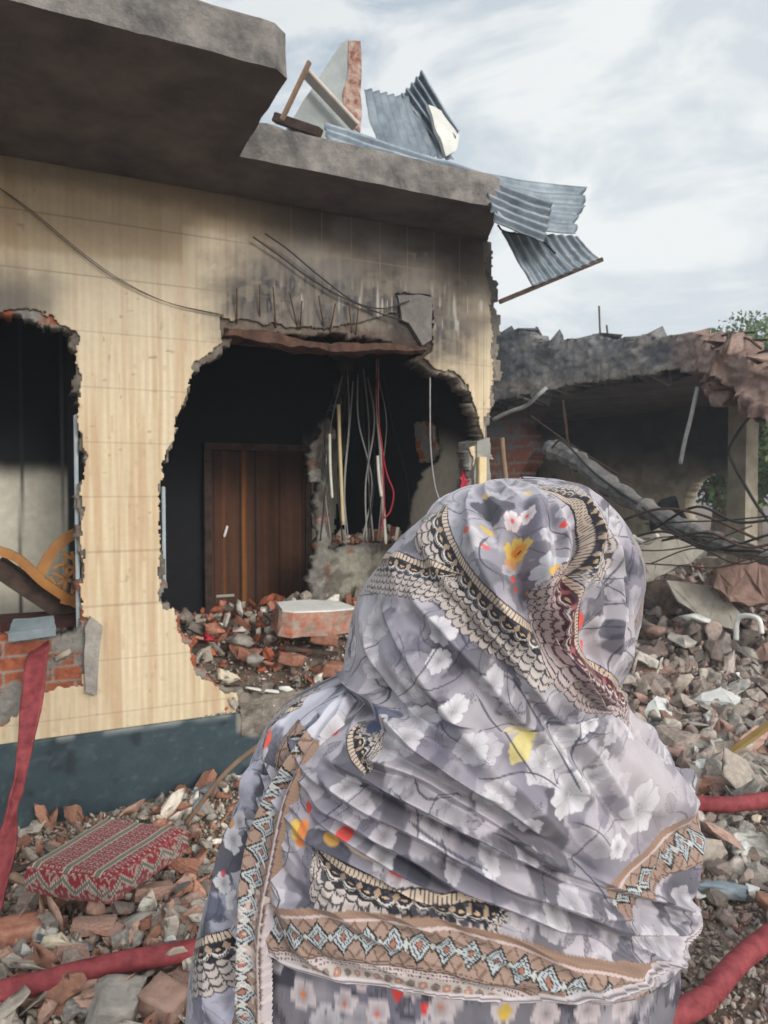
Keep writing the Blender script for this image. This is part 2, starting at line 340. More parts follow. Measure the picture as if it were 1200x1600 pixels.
panel('brick_wall',H,0.0,-2.0,3.15,-.3,zr,.011,OUTB,[BL,BM_],.13,layerpaint,M['brickw'],house,jag=.022,jf=14,seed=21,blk=.11,relief=lambda px,py,x,z:.012*fbm(x*20,z*20,90))
def plinthpaint(px,py,x,z):
    c=np.ones((len(px),3))*np.array([.038,.062,.075]); f=fbm(x*5,z*5,101,5); c=mixc(c,sst(.45,.8,f)*.6,(.1,.15,.165)); c=mixc(c,sst(.62,.8,fbm(x*28,z*28,102))*.2,(.18,.22,.23)); c=mixc(c,sst(.6,.75,fbm(x*9,z*9,104))*.6,(.015,.02,.028))
    c=mixc(c,sst(.04,0,.49-z)*sst(.4,.6,vn(x*14,z*3,103))*.6,(.3,.33,.33))
    k=sst(367,373,px)*sst(1152,1142,py-.1*(px-400)+26*(vn(px/22,px*0,105)-.5)); return mixc(c,k,(.25,.235,.21)*(1.0*np.ones(3)))
panel('plinth',H,-.035,-2.0,3.0,-.35,.488,.012,None,[],.034,plinthpaint,M['painted'],house,relief=lambda px,py,x,z:.01*fbm(x*8,z*8,106))
slab('floor_slab',[(-2.0,.0),(3.0,.0),(3.0,3.0),(-2,3)],.2,.44,M['conc'],house,step=.3,noise=0)
slab('broken_sill',[(1.23,-.045),(2.95,-.05),(2.95,.2),(1.23,.2)],.36,.53,M['rubc'],house,step=.025,noise=.045,topn=.05,seed=12,rings=9)
# window-sill brickwork remnant in the left opening
slab('broken_sill',[(-1.9,.02),(.36,.02),(.36,.3),(-1.9,.3)],.5,.9,M['conc'],house,step=.03,noise=.02,topn=.05,seed=14)
# lintel with rusty broken underside
lx0=H.loc(350,510,-.02)[0]; lx1=H.loc(668,545,-.02)[0]; lz=H.loc(350,522,-.02)[2]; lz2=H.loc(660,545,-.02)[2]
Mlint=mat('burnt_lintel',(.035,.022,.018),(.13,.07,.05),16,.95,.9,50)
slab('lintel',[(lx0,lz-.01),(lx0+.1,lz-.035),(1.8,lz-.055),(lx1,lz2-.02),(lx1,lz2+.03),(1.8,lz+.01),(lx0,lz+.045)],-.045,.13,Mlint,house,step=.025,noise=.03,axis='y',seed=5,soft=.01)
# peeled render patch beside lintel
a=[H.loc(*p,-.03)[::2] for p in [(622,462),(655,460),(676,464),(674,530),(660,540),(640,505),(628,500)]]
slab('render_patch',a,-.03,-.001,mat('grey_render',(.13,.125,.12),(.2,.19,.18),14,.9,.5,40),house,step=.02,noise=.006,axis='y')
# right-hand pillar remains
a=[H.loc(*p,-.02)[::2] for p in [(744,690),(764,684),(766,840),(738,840),(740,740)]]
slab('pillar_core',a,-.03,.2,mat('grey_cement',(.2,.2,.185),(.32,.32,.3),8,.9,.6,40),house,step=.03,noise=.015,axis='y')
# ---- roof
roofp=[(-2.6,-1.35),(1.04,-1.35),(1.10,-1.30),(1.115,-.52),(2.64,-.52),(2.71,-.5),(2.98,.05),(3.05,3.2),(-2.6,3.2)]
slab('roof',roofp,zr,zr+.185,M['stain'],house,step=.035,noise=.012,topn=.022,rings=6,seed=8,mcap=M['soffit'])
slab('roof_parapet',[(-2.6,-1.15),(.95,-1.15),(.95,-.9),(-2.6,-.9)],zr+.18,zr+.24,M['stain'],house,step=.1)
# patch of lighter scabbed mortar on the fascia
# ---- interior
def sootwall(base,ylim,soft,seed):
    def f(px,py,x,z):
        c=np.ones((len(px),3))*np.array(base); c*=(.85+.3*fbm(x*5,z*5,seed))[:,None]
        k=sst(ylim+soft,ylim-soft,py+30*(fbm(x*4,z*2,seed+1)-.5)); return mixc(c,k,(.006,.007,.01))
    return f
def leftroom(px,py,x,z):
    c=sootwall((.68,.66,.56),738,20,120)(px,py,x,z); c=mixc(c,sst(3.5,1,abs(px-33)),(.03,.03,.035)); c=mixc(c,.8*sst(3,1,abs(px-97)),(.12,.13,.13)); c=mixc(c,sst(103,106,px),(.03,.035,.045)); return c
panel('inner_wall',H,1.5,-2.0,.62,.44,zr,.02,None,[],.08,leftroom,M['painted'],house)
slab('inner_partition',[(.56,.14),(.64,.14),(.64,2.2),(.56,2.2)],.44,zr,M['soot'],house,step=.3,noise=0)
slab('inner_partition',[(-2.05,.0),(-2.0,.0),(-2.0,3),(-2.05,3)],.2,zr,M['soot'],house,step=.3,noise=0)
S_=Frame(tuple(H.w(2.95,0,0))[:2],tuple(H.ey[:2]))
def sidepaint(px,py,x,z):
    c=np.ones((len(px),3))*np.array([.6,.57,.47]); c=mixc(c,.4*sst(.4,.7,fbm(x*3,z*3,133)),(.4,.38,.33)); B_=np.array([(600,900),(636,838),(645,780),(662,738),(684,722),(690,660),(700,600)])
    xb=np.interp(-py,-B_[::1,1],B_[::1,0]); k=np.maximum(sst(3,-3,px-xb-9*(fbm(py/9,px*0,134)-.5)),sst(735,665,py+.5*(700-px))); k=np.maximum(k,.6*sst(700,745,px)*sst(900,700,py)); return mixc(c,k,(.012,.013,.016))
sw_=panel('side_wall',S_,0,.14,3.0,.2,zr,.014,None,[],.1,sidepaint,M['painted'],house); sw_.location=(2.95,0,0); sw_.rotation_euler=(0,0,math.pi/2); sw_.modifiers['s'].offset=1
wp_=panel('wall_patch',S_,.03,.14,2.6,.8,zr,.012,[(651,662),(668,655),(682,664),(684,690),(690,700),(680,722),(662,724),(655,700)],[],.03,lambda px,py,x,z:brickpaint(px,py,x,z,.6,190),M['brickw'],house); wp_.location=(2.95,0,0); wp_.rotation_euler=(0,0,math.pi/2)
slab('rear_wall',[(-2.0,3.0),(3.06,3.0),(3.06,3.15),(-2,3.15)],.0,zr,M['soot'],house,step=.4,noise=0)
HOLE2=[(478,560),(560,520),(690,560),(735,596),(740,690),(700,692),(690,665),(684,720),(662,738),(645,780),(640,832),(600,846),(540,842),(478,850)]
def backpaint(px,py,x,z):
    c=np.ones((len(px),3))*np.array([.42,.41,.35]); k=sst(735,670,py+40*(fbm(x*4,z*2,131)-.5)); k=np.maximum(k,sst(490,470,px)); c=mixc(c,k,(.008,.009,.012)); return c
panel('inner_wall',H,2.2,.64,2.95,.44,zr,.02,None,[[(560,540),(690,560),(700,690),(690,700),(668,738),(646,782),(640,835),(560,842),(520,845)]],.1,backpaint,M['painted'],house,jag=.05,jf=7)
HOLE1=[(560,556),(600,540),(690,560),(760,600),(765,1000),(640,1000),(640,842),(560,852),(522,858),(516,830),(505,800),(512,770),(500,745),(505,715),(520,690),(518,655),(530,628),(536,600)]
OUT1=[(478,420),(800,420),(800,1100),(478,1100),(486,1000),(492,950),(482,900),(490,850),(486,800),(492,760),(478,720),(490,690),(515,640),(530,590)]
def midpaint(px,py,x,z):
    c=brickpaint(px,py,x,z,.58,140); c=mixc(c,sst(.55,.7,fbm(x*16,z*16,143))*.6,(.42,.41,.38)); k=sst(862,868,py)*sst(500,525,px); c=mixc(c,k,(.36,.35,.29)); c=mixc(c,.9*sst(700,610,py),(.03,.028,.03)); c=mixc(c,.6*sst(.5,.62,fbm(x*9,z*9,141)),(.08,.07,.06))
    return c
panel('broken_partition',H,1.2,1.4,2.95,.44,zr,.014,OUT1,[HOLE1],.12,midpaint,M['brickw'],house,jag=.03,jf=11,seed=33,blk=.12,relief=lambda px,py,x,z:-.035*fbm(x*14,z*14,142))
# wooden door
d0=H.loc(331,985,2.12); d1=H.loc(476,706,2.12)
door=empty('door'); door.parent=house
def doorpaint(px,py,x,z):
    c=np.ones((len(px),3))*np.array([.13,.055,.03]); u=(x-d0[0])/(d1[0]-d0[0])
    g_=vn(x*60,z*1.5,150); c=mixc(c,.5*g_,(.035,.016,.01)); 
    for a,b,k in((.34,.02,.8),(.14,.012,.35),(.58,.012,.2)): c=mixc(c,k*sst(b*2.2,b*.4,abs(u-a-.05*(vn(z*2,z*0,151)-.5)))*sst(.1,.7,vn(z*3+a*9,z*0,152)+.4),(.34,.13,.025))
    for a in(.03,.3,.46,.72,.97): c=mixc(c,.8*(abs(u-a)<.012),(.012,.007,.006))
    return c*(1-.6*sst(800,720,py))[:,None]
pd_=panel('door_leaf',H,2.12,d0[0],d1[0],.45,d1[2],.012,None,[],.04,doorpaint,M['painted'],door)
hd=H.loc(352,830,2.1)
hnd=boxm('handle',(hd[0],2.09,hd[2]),(.02,.03,.1),mat('steel',(.5,.5,.48),None,5,.35,0,metal=.9),pd_,(0,.3,0)); b2=H.loc(352,931,2.1); boxm('latch',(b2[0],2.1,b2[2]),(.16,.02,.022),bpy.data.materials['steel'],pd_)
for xx in (d0[0]-.03,d1[0]+.03): boxm('door_frame',(xx,2.14,(.45+d1[2])/2),(.06,.1,d1[2]-.45),M['dwood'],door)
boxm('door_frame',((d0[0]+d1[0])/2,2.14,d1[2]+.03),(d1[0]-d0[0]+.12,.1,.06),M['dwood'],door)
# thin metal window-frame remains at the pillar edge
a=H.loc(253,760,.1); b=H.loc(258,915,.1); boxm('window_frame',(a[0]+.005,.1,(a[2]+b[2])/2),(.02,.05,a[2]-b[2]),mat('galvanised_frame',(.3,.36,.4),(.4,.46,.5),5,.5,.1),house)
a=H.loc(119,700,.07); boxm('window_frame',(a[0],.09,1.6),(.02,.05,1.2),bpy.data.materials['galvanised_frame'],house)

# ---- cables and pipes hanging in the blown-out wall
def hw(*P): return [H.wp(*p) for p in P]
def thing_tube(name,P,r,m,label,cat,group=None,n=10,seg=8): return tube(name,hw(*P),r,m,None,n,seg,label=label,cat=cat,group=group)
thing_tube('conduit_pipe',[(529,632,1.0),(531,700,1.0),(536,820,1.0)],.014,M['pvcc'],'long cream conduit pipe standing inside the smashed inner wall beside loose cables','pipe')
thing_tube('conduit_pipe',[(515,678,1.02),(516,730,1.02),(519,778,1.02)],.011,M['pvc'],'short white conduit pipe at the left edge of the smashed inner wall hole','pipe')
thing_tube('conduit_pipe',[(590,560,.9),(590,640,.9),(594,700,.9),(597,760,.9),(603,850,.9)],.012,M['pvc'],'white conduit pipe hanging with red wires in the middle of the wall hole','pipe')
thing_tube('conduit_pipe',[(590,712,.86),(592,745,.86),(596,776,.86)],.012,M['pvc'],'short white pipe piece hanging left of the red wires','pipe')
thing_tube('conduit_pipe',[(622,824,.95),(618,845,.95)],.014,M['pvc'],'stubby white pipe end on the sill of the inner wall hole','pipe')
thing_tube('red_wire',[(588,590,.84),(592,660,.84),(600,720,.84),(606,745,.84),(615,770,.84),(610,798,.84),(600,810,.84)],.006,M['rwire'],'red wire looping down beside the white pipe in the wall hole','wire','red wires in the blown-out wall')
thing_tube('red_wire',[(590,560,.86),(590,640,.86),(597,700,.86),(599,750,.86),(600,800,.86),(594,830,.86)],.006,M['rwire'],'straight red wire running down the white hanging pipe','wire','red wires in the blown-out wall')
for k in range(13):
    x=531+k*5.6+random.uniform(-3,3); x2=x+random.uniform(-16,18)+(k-4)*2; P=[(x,585+random.uniform(-10,20),1.05),((x+x2)/2+random.uniform(-14,14),660,1.0+random.uniform(-.1,.3)),(x2+random.uniform(-9,9),755,1.0),(x2+random.uniform(-12,12),845,1.0)]
    thing_tube('hanging_cable',P,random.choice([.004,.006,.007]),M['gwire'] if k%3 else M['wire'],'thin dull cable hanging inside the broken inner wall opening','cable','thin cables hanging in the broken wall opening',n=8,seg=6)
thing_tube('hanging_cable',[(672,590,.0),(672,650,-.02),(673,700,-.03),(680,760,-.05),(697,808,-.08)],.0045,M['gwire'],'pale grey cable hanging free in front of the right side of the opening','cable')
ps=[]
for k in range(9):
    a=random.uniform(0,6.28); P=[(726+random.uniform(-6,6),735,.1),(734+12*math.cos(a),752+14*math.sin(a),.05),(722+random.uniform(-8,14),770,.0),(740+random.uniform(-8,4),785,.02),(728+10*math.sin(a),745,.05)]
    ps.append((crom(hw(*P),8),.006))
tubem(ps,M['rwire'],'wire_bundle',label='tangled bundle of red wires at the foot of the right pillar',cat='wires')
boxm('cream_strip',H.wp(753,742,-.05),(.06,.03,.24),M['pvcc'],None,(0,0,H.ang)); tag(bpy.data.objects['cream_strip'],'upright cream plastic strip on the right pillar beside the red wire bundle','trunking')
# brick lump hanging in the hole
# black wire across the wall, rods over the lintel
for k,(dy,) in enumerate([(0,),(6,)]):
    P=[(-60+dy,255,-.05),(40,322+dy*.5,-.04),(110,380+dy*.6,-.035),(180,432+dy*.5,-.035),(260,472,-.035),(350,494-dy*.3,-.03)]
    thing_tube('wall_wire',P,.0022,M['wire'],'thin dark wire sagging diagonally across the cream tiled wall at upper left','wire','pair of wires across the tiled wall',n=8,seg=5)
thing_tube('black_cable',[(395,370,-.06),(440,402,-.05),(480,432,-.05),(530,462,-.05),(590,488,-.05),(625,500,-.04)],.0045,M['wire'],'black cable slanting over the sooty tiles, the lower of the pair above the lintel','cable',n=8,seg=6)
thing_tube('black_cable',[(414,365,-.08),(450,390,-.07),(500,432,-.06),(555,472,-.05),(600,482,-.05),(640,470,-.05)],.0045,M['wire'],'black cable slanting over the sooty tiles, the upper of the pair above the lintel','cable',n=8,seg=6)
for k,(x,y0,y1,b) in enumerate([(370,450,505,0),(406,444,500,0),(427,448,512,4),(452,456,515,14),(472,470,514,-3),(498,462,516,9),(524,474,518,-8),(545,470,520,5),(560,480,522,-4)]):
    thing_tube('bent_rebar',[(x,y0,-.07),(x+b*.5,(y0+y1)/2,-.05),(x+b,y1,.0)],.005,M['rust'],'thin bent steel rod sticking up from the broken lintel','rebar','rods sticking up from the broken lintel',n=6,seg=6)

# ---- broken gable piece, planks and metal sheets on the roof
def wprism(name,P,back,m,parent=None,noise=.008,mside=None,step=.04):
    """P: (px,py,localy) outline in a near-vertical plane, thickened by vector back (house-local)"""
    A=np.array([H.loc(*p) for p in P]); B=A+np.array(back); n=len(P); bm=bmesh.new()
    va=[bm.verts.new(v) for v in A]; vb=[bm.verts.new(v) for v in B]; bm.faces.new(va); bm.faces.new(vb[::-1])
    sf=[bm.faces.new((va[i],vb[i],vb[(i+1)%n],va[(i+1)%n])) for i in range(n)]
    for f in sf: f.material_index=1 if mside else 0
    bmesh.ops.triangulate(bm,faces=[f for f in bm.faces if len(f.verts)>4])
    for _ in range(3): bmesh.ops.subdivide_edges(bm,edges=[e for e in bm.edges if e.calc_length()>step],cuts=1,use_grid_fill=True)
    from mathutils import noise as mn
    for v in bm.verts: v.co+=mn.noise_vector(v.co*9)*noise
    o=bmo(name,bm,m,parent)
    if mside:o.data.materials.append(mside)
    return o
gb=wprism('gable_fragment',[(440,212,-.28),(470,165,-.28),(505,110,-.28),(533,66,-.28),(545,60,-.28),(562,200,-.28),(560,240,-.28)],(.06,.17,0),mat('pale_painted_plaster',(.24,.27,.28),(.36,.39,.39),5,.85,.3,30),noise=.006,mside=M['brick'])
gb.location=house.location; gb.rotation_euler=house.rotation_euler
tag(gb,'pointed pale plastered wall fragment with exposed brick end, standing on the roof edge','wall fragment')
gp=wprism('broken_end',[(545,62,-.285),(563,64,-.285),(566,140,-.285),(562,205,-.285),(540,190,-.285),(536,150,-.285),(545,120,-.285)],(.03,.12,0),mat('exposed_brick_end',(.2,.07,.05),(.5,.42,.36),22,.9,.9,60),gb,noise=.014)
def thing_beam(name,P,w_,d_,m,label,cat,parent=None):
    a,b=H.wp(*P[0]),H.wp(*P[1]); v=b-a; o=boxm(name,(a+b)/2,(w_,d_,v.length),m,parent,v.to_track_quat('Z','Y').to_euler()); return tag(o,label,cat)
thing_beam('roof_plank',[(484,96,-.42),(440,188,-.3)],.03,.02,M['gwood'],'short brown wooden plank leaning at the step in the roof slab','plank')
thing_beam('roof_plank',[(478,114,-.36),(556,198,-.36)],.085,.02,mat('pale_wood',(.42,.38,.34),(.55,.5,.46),12,.85,.4,40),'pale wooden plank sloping down against the pointed wall fragment','plank')
thing_beam('roof_plank',[(500,300-92,-.44),(430,184,-.2)],.05,.05,M['dwood'],'charred beam lying low on the slab behind the plank','beam')
def sheet(name,C,nw,amp,label,along='v',sag=0,seed=1,curl=0,tear=0):
    """C: 4 world corners a,b,c,d (a->b = u, a->d = v). ribs run along v"""
    a,b,c,d=[np.array(p) for p in C]; nu=nw*10;nv=24
    U,Vv=np.meshgrid(np.linspace(0,1,nu+1),np.linspace(0,1,nv+1))
    if tear: Vv=Vv*(1-tear*fbm(U*9,U*0,seed+3)*sst(.5,1,Vv))
    P=(a*((1-U)*(1-Vv))[...,None]+b*(U*(1-Vv))[...,None]+c*(U*Vv)[...,None]+d*((1-U)*Vv)[...,None])
    n_=np.cross(b-a,d-a); n_/=np.linalg.norm(n_)
    h=amp*np.sin(U*nw*2*math.pi)+sag*(np.sin(Vv*math.pi)+.6*np.sin(U*3+1))+.02*(fbm(U*4,Vv*4,seed)-.5)+curl*U**2
    P=P+n_*h[...,None]; I,J=np.meshgrid(np.arange(nv),np.arange(nu),indexing='ij');I=I.ravel();J=J.ravel();w2=nu+1
    o=mk(name,P.reshape(-1,3),np.stack([I*w2+J,I*w2+J+1,(I+1)*w2+J+1,(I+1)*w2+J],1),M['zinc'],smooth=True)
    s=o.modifiers.new('s','SOLIDIFY'); s.thickness=.0015; return tag(o,label,'metal sheet')
W=H.wp
sheet('corrugated_sheet',[W(569,138,-.2),W(668,158,.3),W(706,252,.1),W(592,226,-.35)],9,.012,'corrugated metal sheet standing upright on the slab, ribs running downwards','v',.01,2)
sheet('corrugated_sheet',[W(622,152,.15),W(660,112,.05),W(722,212,.0),W(698,248,.0)],5,.022,'crumpled dark corrugated sheet peaking behind the upright one','v',.03,3,tear=.1)
wsheet=wprism('torn_lining',[(668,165,.0),(690,172,.0),(718,212,.0),(712,236,.0),(698,246,.0),(684,210,.0)],(.0,.03,0),M['white'],noise=.012); wsheet.location=house.location; wsheet.rotation_euler=house.rotation_euler; tag(wsheet,'torn white lining board hanging behind the crumpled metal sheet','board')
sheet('corrugated_sheet',[W(512,222,-.5),W(505,192,-.42),W(770,276,-.42),W(780,298,-.5)],3,.012,'long narrow corrugated strip lying along the top of the roof edge','v',.01,4)
sheet('corrugated_sheet',[W(782,340,-.6),W(742,270,-.3),W(932,295,-.45),W(906,364,-.65)],5,.016,'bent corrugated sheet jutting out past the roof corner against the sky','v',.02,5,tear=.12)
sheet('corrugated_sheet',[W(775,345,-.6),W(750,275,-.45),W(862,318,-.55),W(852,376,-.7)],5,.018,'dark underside of a folded corrugated sheet at the roof corner','v',.01,6)
sheet('corrugated_sheet',[W(942,406,-.3),W(832,448,-.35),W(783,362,-.3),W(902,368,-.3)],8,.012,'lowest corrugated sheet dangling beyond the roof corner','v',.01,7)
thing_beam('roof_batten',[(780,472,-.33),(942,405,-.3)],.016,.03,M['dwood'],'thin dark batten along the lower edge of the dangling sheet','batten')
thing_tube('roof_cable',[(778,352,-.5),(790,362,-.45),(840,372,-.4),(868,396,-.4)],.006,M['wire'],'short black cable dangling from the roof corner onto the lowest sheet','cable')
# ============================================================ ruined wing at the right
A0=pt(1090,580,7.9); A1=pt(780,625,10.5); exw=(A0.x-A1.x,A0.y-A1.y)     # along fascia, towards camera
B=Frame((A1.x,A1.y),(A1.x-A0.x,A1.y-A0.y))
# local frame of the wing: x runs away from the camera along the fascia, y to the left -> use G with y to the right-rear
G=Frame((A1.x,A1.y),(A0.x-A1.x,A0.y-A1.y))     # ey points away from the house yard (behind fascia)
wing=empty('collapsed_wing',(A1.x,A1.y,0),G.ang,'collapsed concrete wing beyond the rubble yard with smoke-blackened room and arched window','house')
zb=A0.z
Mwr=mat('wing_concrete',(.055,.06,.07),(.19,.19,.185),4,.95,.9,18,dist=.04,detail=10)
def gp(P,y): return [G.loc(a,b,y)[::2] for a,b in P]
a=gp([(700,470),(780,497),(800,505),(845,528),(850,541),(880,536),(905,528),(952,522),(962,536),(985,533),(1010,528),(1040,526),(1090,517),(1108,520),(1112,532),(1135,545),(1200,566),(1260,600),(1270,680),(1190,640),(1150,590),(1090,580),(990,594),(890,606),(850,618),(780,628),(700,640)],0)
EDG=[(700,470),(780,497),(800,505),(845,528),(850,541),(880,536),(905,528),(952,522),(962,536),(985,533),(1010,528),(1040,526),(1090,517),(1108,520),(1112,532),(1135,545),(1200,566),(1260,600),(1300,690),(1260,690),(1190,650),(1150,600),(1125,585),(1090,580),(990,594),(890,606),(850,618),(780,628),(700,640)]
def edgepaint(px,py,x,z):
    c=np.ones((len(px),3))*np.array([.17,.17,.175]); c=mixc(c,sst(.4,.65,fbm(x*3,z*3,230,5)),(.09,.095,.105)); c=mixc(c,.6*sst(.5,.7,fbm(x*9,z*9,231)),(.27,.25,.23)); c=mixc(c,.75*sst(850,780,px),(.04,.045,.055)); c=mixc(c,.6*sst(20,4,abs(py-600+.09*(px-900)))*(px<1080),(.25,.22,.19))
    k=sst(1040,1110,px+30*(fbm(x*6,z*6,232)-.5)); c=mixc(c,.9*k,(.30,.21,.18)); return mixc(c,k*.6*sst(.5,.65,fbm(x*11,z*11,233)),(.16,.1,.08))
panel('roof_edge',G,-.05,G.loc(690,600,0)[0],G.loc(1310,600,0)[0],zb-.9,zb+.9,.022,EDG,[],.3,edgepaint,M['rub'],wing,jag=.03,jf=6,blk=.16,relief=lambda px,py,x,z:-.16*fbm(x*3,z*3,234,5)-.06*np.abs(fbm(x*9,z*9,235,3)-.5)*2-.3*sst(1080,1160,px)*fbm(x*5,z*5,236))
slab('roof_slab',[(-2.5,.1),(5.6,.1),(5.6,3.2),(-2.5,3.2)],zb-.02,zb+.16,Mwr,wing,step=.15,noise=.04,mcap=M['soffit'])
def wingpaint(px,py,x,z):
    c=np.ones((len(px),3))*np.array([.7,.62,.48]); n=fbm(x*2,z*2,160)
    k=sst(770,690,py+50*(n-.5)-.12*(px-1000)); k=np.maximum(k,sst(900,820,px)*.8); c=mixc(c,.97*k,(.032,.038,.048)); c=mixc(c,.4*sst(.5,.7,fbm(x*5,z*5,161)),(.12,.1,.08)); return c
ARCH=[(1076,870),(1072,800),(1076,770),(1090,750),(1110,741),(1128,746),(1142,770),(1148,800),(1150,870)]
panel('rear_wall',G,3.0,G.loc(760,600,3.)[0],G.loc(1168,600,3.)[0],-.1,zb,.03,None,[ARCH],.25,wingpaint,M['painted'],wing,jag=.03)
# column and jamb beside the window
x=G.loc(1158,700,2.4)[0]; slab('column',[(x-.13,2.3),(x+.13,2.3),(x+.13,2.6),(x-.13,2.6)],0,zb-.05,mat('wing_column',(.26,.23,.18),(.42,.38,.3),4,.9,.6,20),wing,step=.08,noise=.015)
slab('cross_wall',[(-2.4,.3),(-2.2,.3),(-2.2,3.0),(-2.4,3.0)],-.1,zb,M['soot'],wing,step=.4,noise=0)
# left room stub with burnt wall close to the house
def stubpaint(px,py,x,z):
    c=brickpaint(px,py,x,z,.42,170); return mixc(c,.72*sst(760,620,py)+.1,(.05,.045,.05))
panel('burnt_wall',G,.5,G.loc(700,700,.5)[0],G.loc(880,700,.5)[0],-.1,zb,.03,[(700,500),(830,500),(838,640),(815,665),(838,700),(812,745),(828,800),(790,900),(700,1000)],[],.3,stubpaint,M['brickw'],wing,jag=.08,jf=4)
# hanging roof chunk at the right end
def cluster(name,cent,ext,n,smin,smax,m,parent=None,seed=1,pal=None):
    r=np.random.default_rng(seed); VV=[];FF=[];CC=[];b=0
    for k in range(n):
        V,Fq=ROCK[r.integers(len(ROCK))]; s=r.uniform(smin,smax)*np.array([1,r.uniform(.6,1),r.uniform(.5,.9)])
        q=Matrix.Rotation(r.uniform(0,6.3),3,Vector(r.normal(size=3)).normalized()); p=np.array(cent)+r.normal(size=3)*np.array(ext)*.5
        v=(V*s)@np.array(q).T+p; VV.append(v);FF.append(Fq+b);b+=len(v); c=np.array((pal or PAL)[r.integers(len(pal or PAL))])*r.uniform(.75,1.2); CC.append(np.tile(c,(len(v),1)))
    return mk(name,np.concatenate(VV),np.concatenate(FF),m,parent,cols=np.clip(np.concatenate(CC),0,1))
# rock templates (triangulated, faceted)
def hull(r,n=15,detail=1,nz=.022):
    bm=bmesh.new(); P=r.normal(size=(n,3)); P/=np.linalg.norm(P,axis=1)[:,None]; P=P*.55*np.array([1,r.uniform(.65,1),r.uniform(.5,.9)])*r.uniform(.8,1.05,(n,1))
    for p in P: bm.verts.new(p)
    q=bmesh.ops.convex_hull(bm,input=bm.verts[:]); bmesh.ops.delete(bm,geom=[v for v in bm.verts if not v.link_faces],context='VERTS')
    bmesh.ops.dissolve_limit(bm,angle_limit=.35,verts=bm.verts[:],edges=bm.edges[:])
    if detail:
        bmesh.ops.bevel(bm,geom=bm.edges[:],offset=.016,segments=1,affect='EDGES',clamp_overlap=True); bmesh.ops.triangulate(bm,faces=bm.faces[:]); bmesh.ops.subdivide_edges(bm,edges=[e for e in bm.edges if e.calc_length()>.3],cuts=1)
        for v in bm.verts: v.co+=Vector(r.normal(size=3))*nz*.6
    bmesh.ops.triangulate(bm,faces=bm.faces[:]); bmesh.ops.recalc_face_normals(bm,faces=bm.faces); bm.verts.index_update()
    V=np.array([v.co[:] for v in bm.verts]); Fq=np.array([[v.index for v in f.verts] for f in bm.faces]); bm.free(); return V,Fq
def rock(seed,brick=False):
    r=np.random.default_rng(seed)
    if not brick: return hull(r)
    bm=bmesh.new()
    if brick:
        bmesh.ops.create_cube(bm,size=1); bmesh.ops.scale(bm,vec=(1.0,.5,.34),verts=bm.verts); bmesh.ops.subdivide_edges(bm,edges=bm.edges[:],cuts=5,use_grid_fill=True)
        cuts=1+seed%2
    else:
        bmesh.ops.create_icosphere(bm,subdivisions=2,radius=.62); cuts=9
    for k in range(cuts):
        n=r.normal(size=3); 
        if brick: n=n*np.array([1,.25,.2])*np.array([1,1,1]); n[0]=abs(n[0])*(1 if k%2 else -1)
        n/=np.linalg.norm(n); d=r.uniform(.22,.36) if not brick else r.uniform(.2,.42)
        for v in bm.verts:
            h=np.dot(v.co,n)
            if h>d: v.co-=Vector(n)*(h-d)*(.97 if not brick else r.uniform(.94,1.0))
    for v in bm.verts: v.co+=Vector(r.normal(size=3))*(.012 if not brick else .008)
    bmesh.ops.triangulate(bm,faces=bm.faces[:]); bmesh.ops.recalc_face_normals(bm,faces=bm.faces); bm.verts.index_update()
    V=np.array([v.co[:] for v in bm.verts]); Fq=np.array([[v.index for v in f.verts] for f in bm.faces]); bm.free(); return V,Fq
ROCK=[rock(100+k) for k in range(14)]; BRK=[rock(200+k,True) for k in range(10)]
# tiny rocks: low-poly
def tiny(seed):
    r=np.random.default_rng(seed); bm=bmesh.new(); bmesh.ops.create_icosphere(bm,subdivisions=1,radius=.55)
    for k in range(5):
        n=r.normal(size=3); n/=np.linalg.norm(n); d=r.uniform(.18,.34)
        for v in bm.verts:
            h=np.dot(v.co,n)
            if h>d: v.co-=Vector(n)*(h-d)
    bm.verts.index_update(); V=np.array([v.co[:] for v in bm.verts]); Fq=np.array([[v.index for v in f.verts] for f in bm.faces]); bm.free(); return V,Fq
FLAT=[(V*np.array([1.1,1,.28]),F_) for V,F_ in [hull(np.random.default_rng(500+k),12) for k in range(8)]]
TINY=[hull(np.random.default_rng(300+k),11,0) for k in range(14)]
PAL=[(.42,.37,.34),(.38,.32,.29),(.29,.235,.21),(.34,.285,.26),(.22,.18,.16),(.36,.32,.3),(.3,.21,.18),(.26,.21,.19),(.4,.36,.33),(.3,.19,.155)]
PALL=[(.4,.37,.33),(.46,.43,.39),(.3,.28,.24),(.36,.19,.13),(.3,.14,.095),(.35,.32,.27),(.42,.27,.21),(.5,.46,.38),(.24,.21,.18),(.3,.2,.16),(.6,.58,.52)]
p0=G.w(*G.loc(1165,600,.1)); cl=cluster('hanging_chunk',G.loc(1160,590,.1),(.5,.2,.22),60,.1,.34,M['rub'],wing,5,[(.3,.2,.17),(.36,.26,.22),(.27,.17,.14),(.4,.3,.27)])
gw=lambda *P:[G.wp(*p) for p in P]
def gtube(name,P,r,m,label,cat,group=None,n=8,seg=7): return tube(name,gw(*P),r,m,None,n,seg,label=label,cat=cat,group=group)
for k,P in enumerate([[(1108,530,.1),(1140,522,0),(1180,519,-.1)],[(1110,545,.1),(1160,528,-.1),(1190,545,-.2)],[(1115,560,.1),(1150,535,0),(1215,530,-.1)],[(1125,560,.1),(1170,550,0),(1230,560,.1)],[(1112,535,.1),(1150,560,0),(1205,545,-.1)]]):
    gtube('bent_rebar',P,.013,M['rust'],'bent steel rod springing from the broken roof edge of the far wing against trees','rebar','rods springing from the far roof edge')
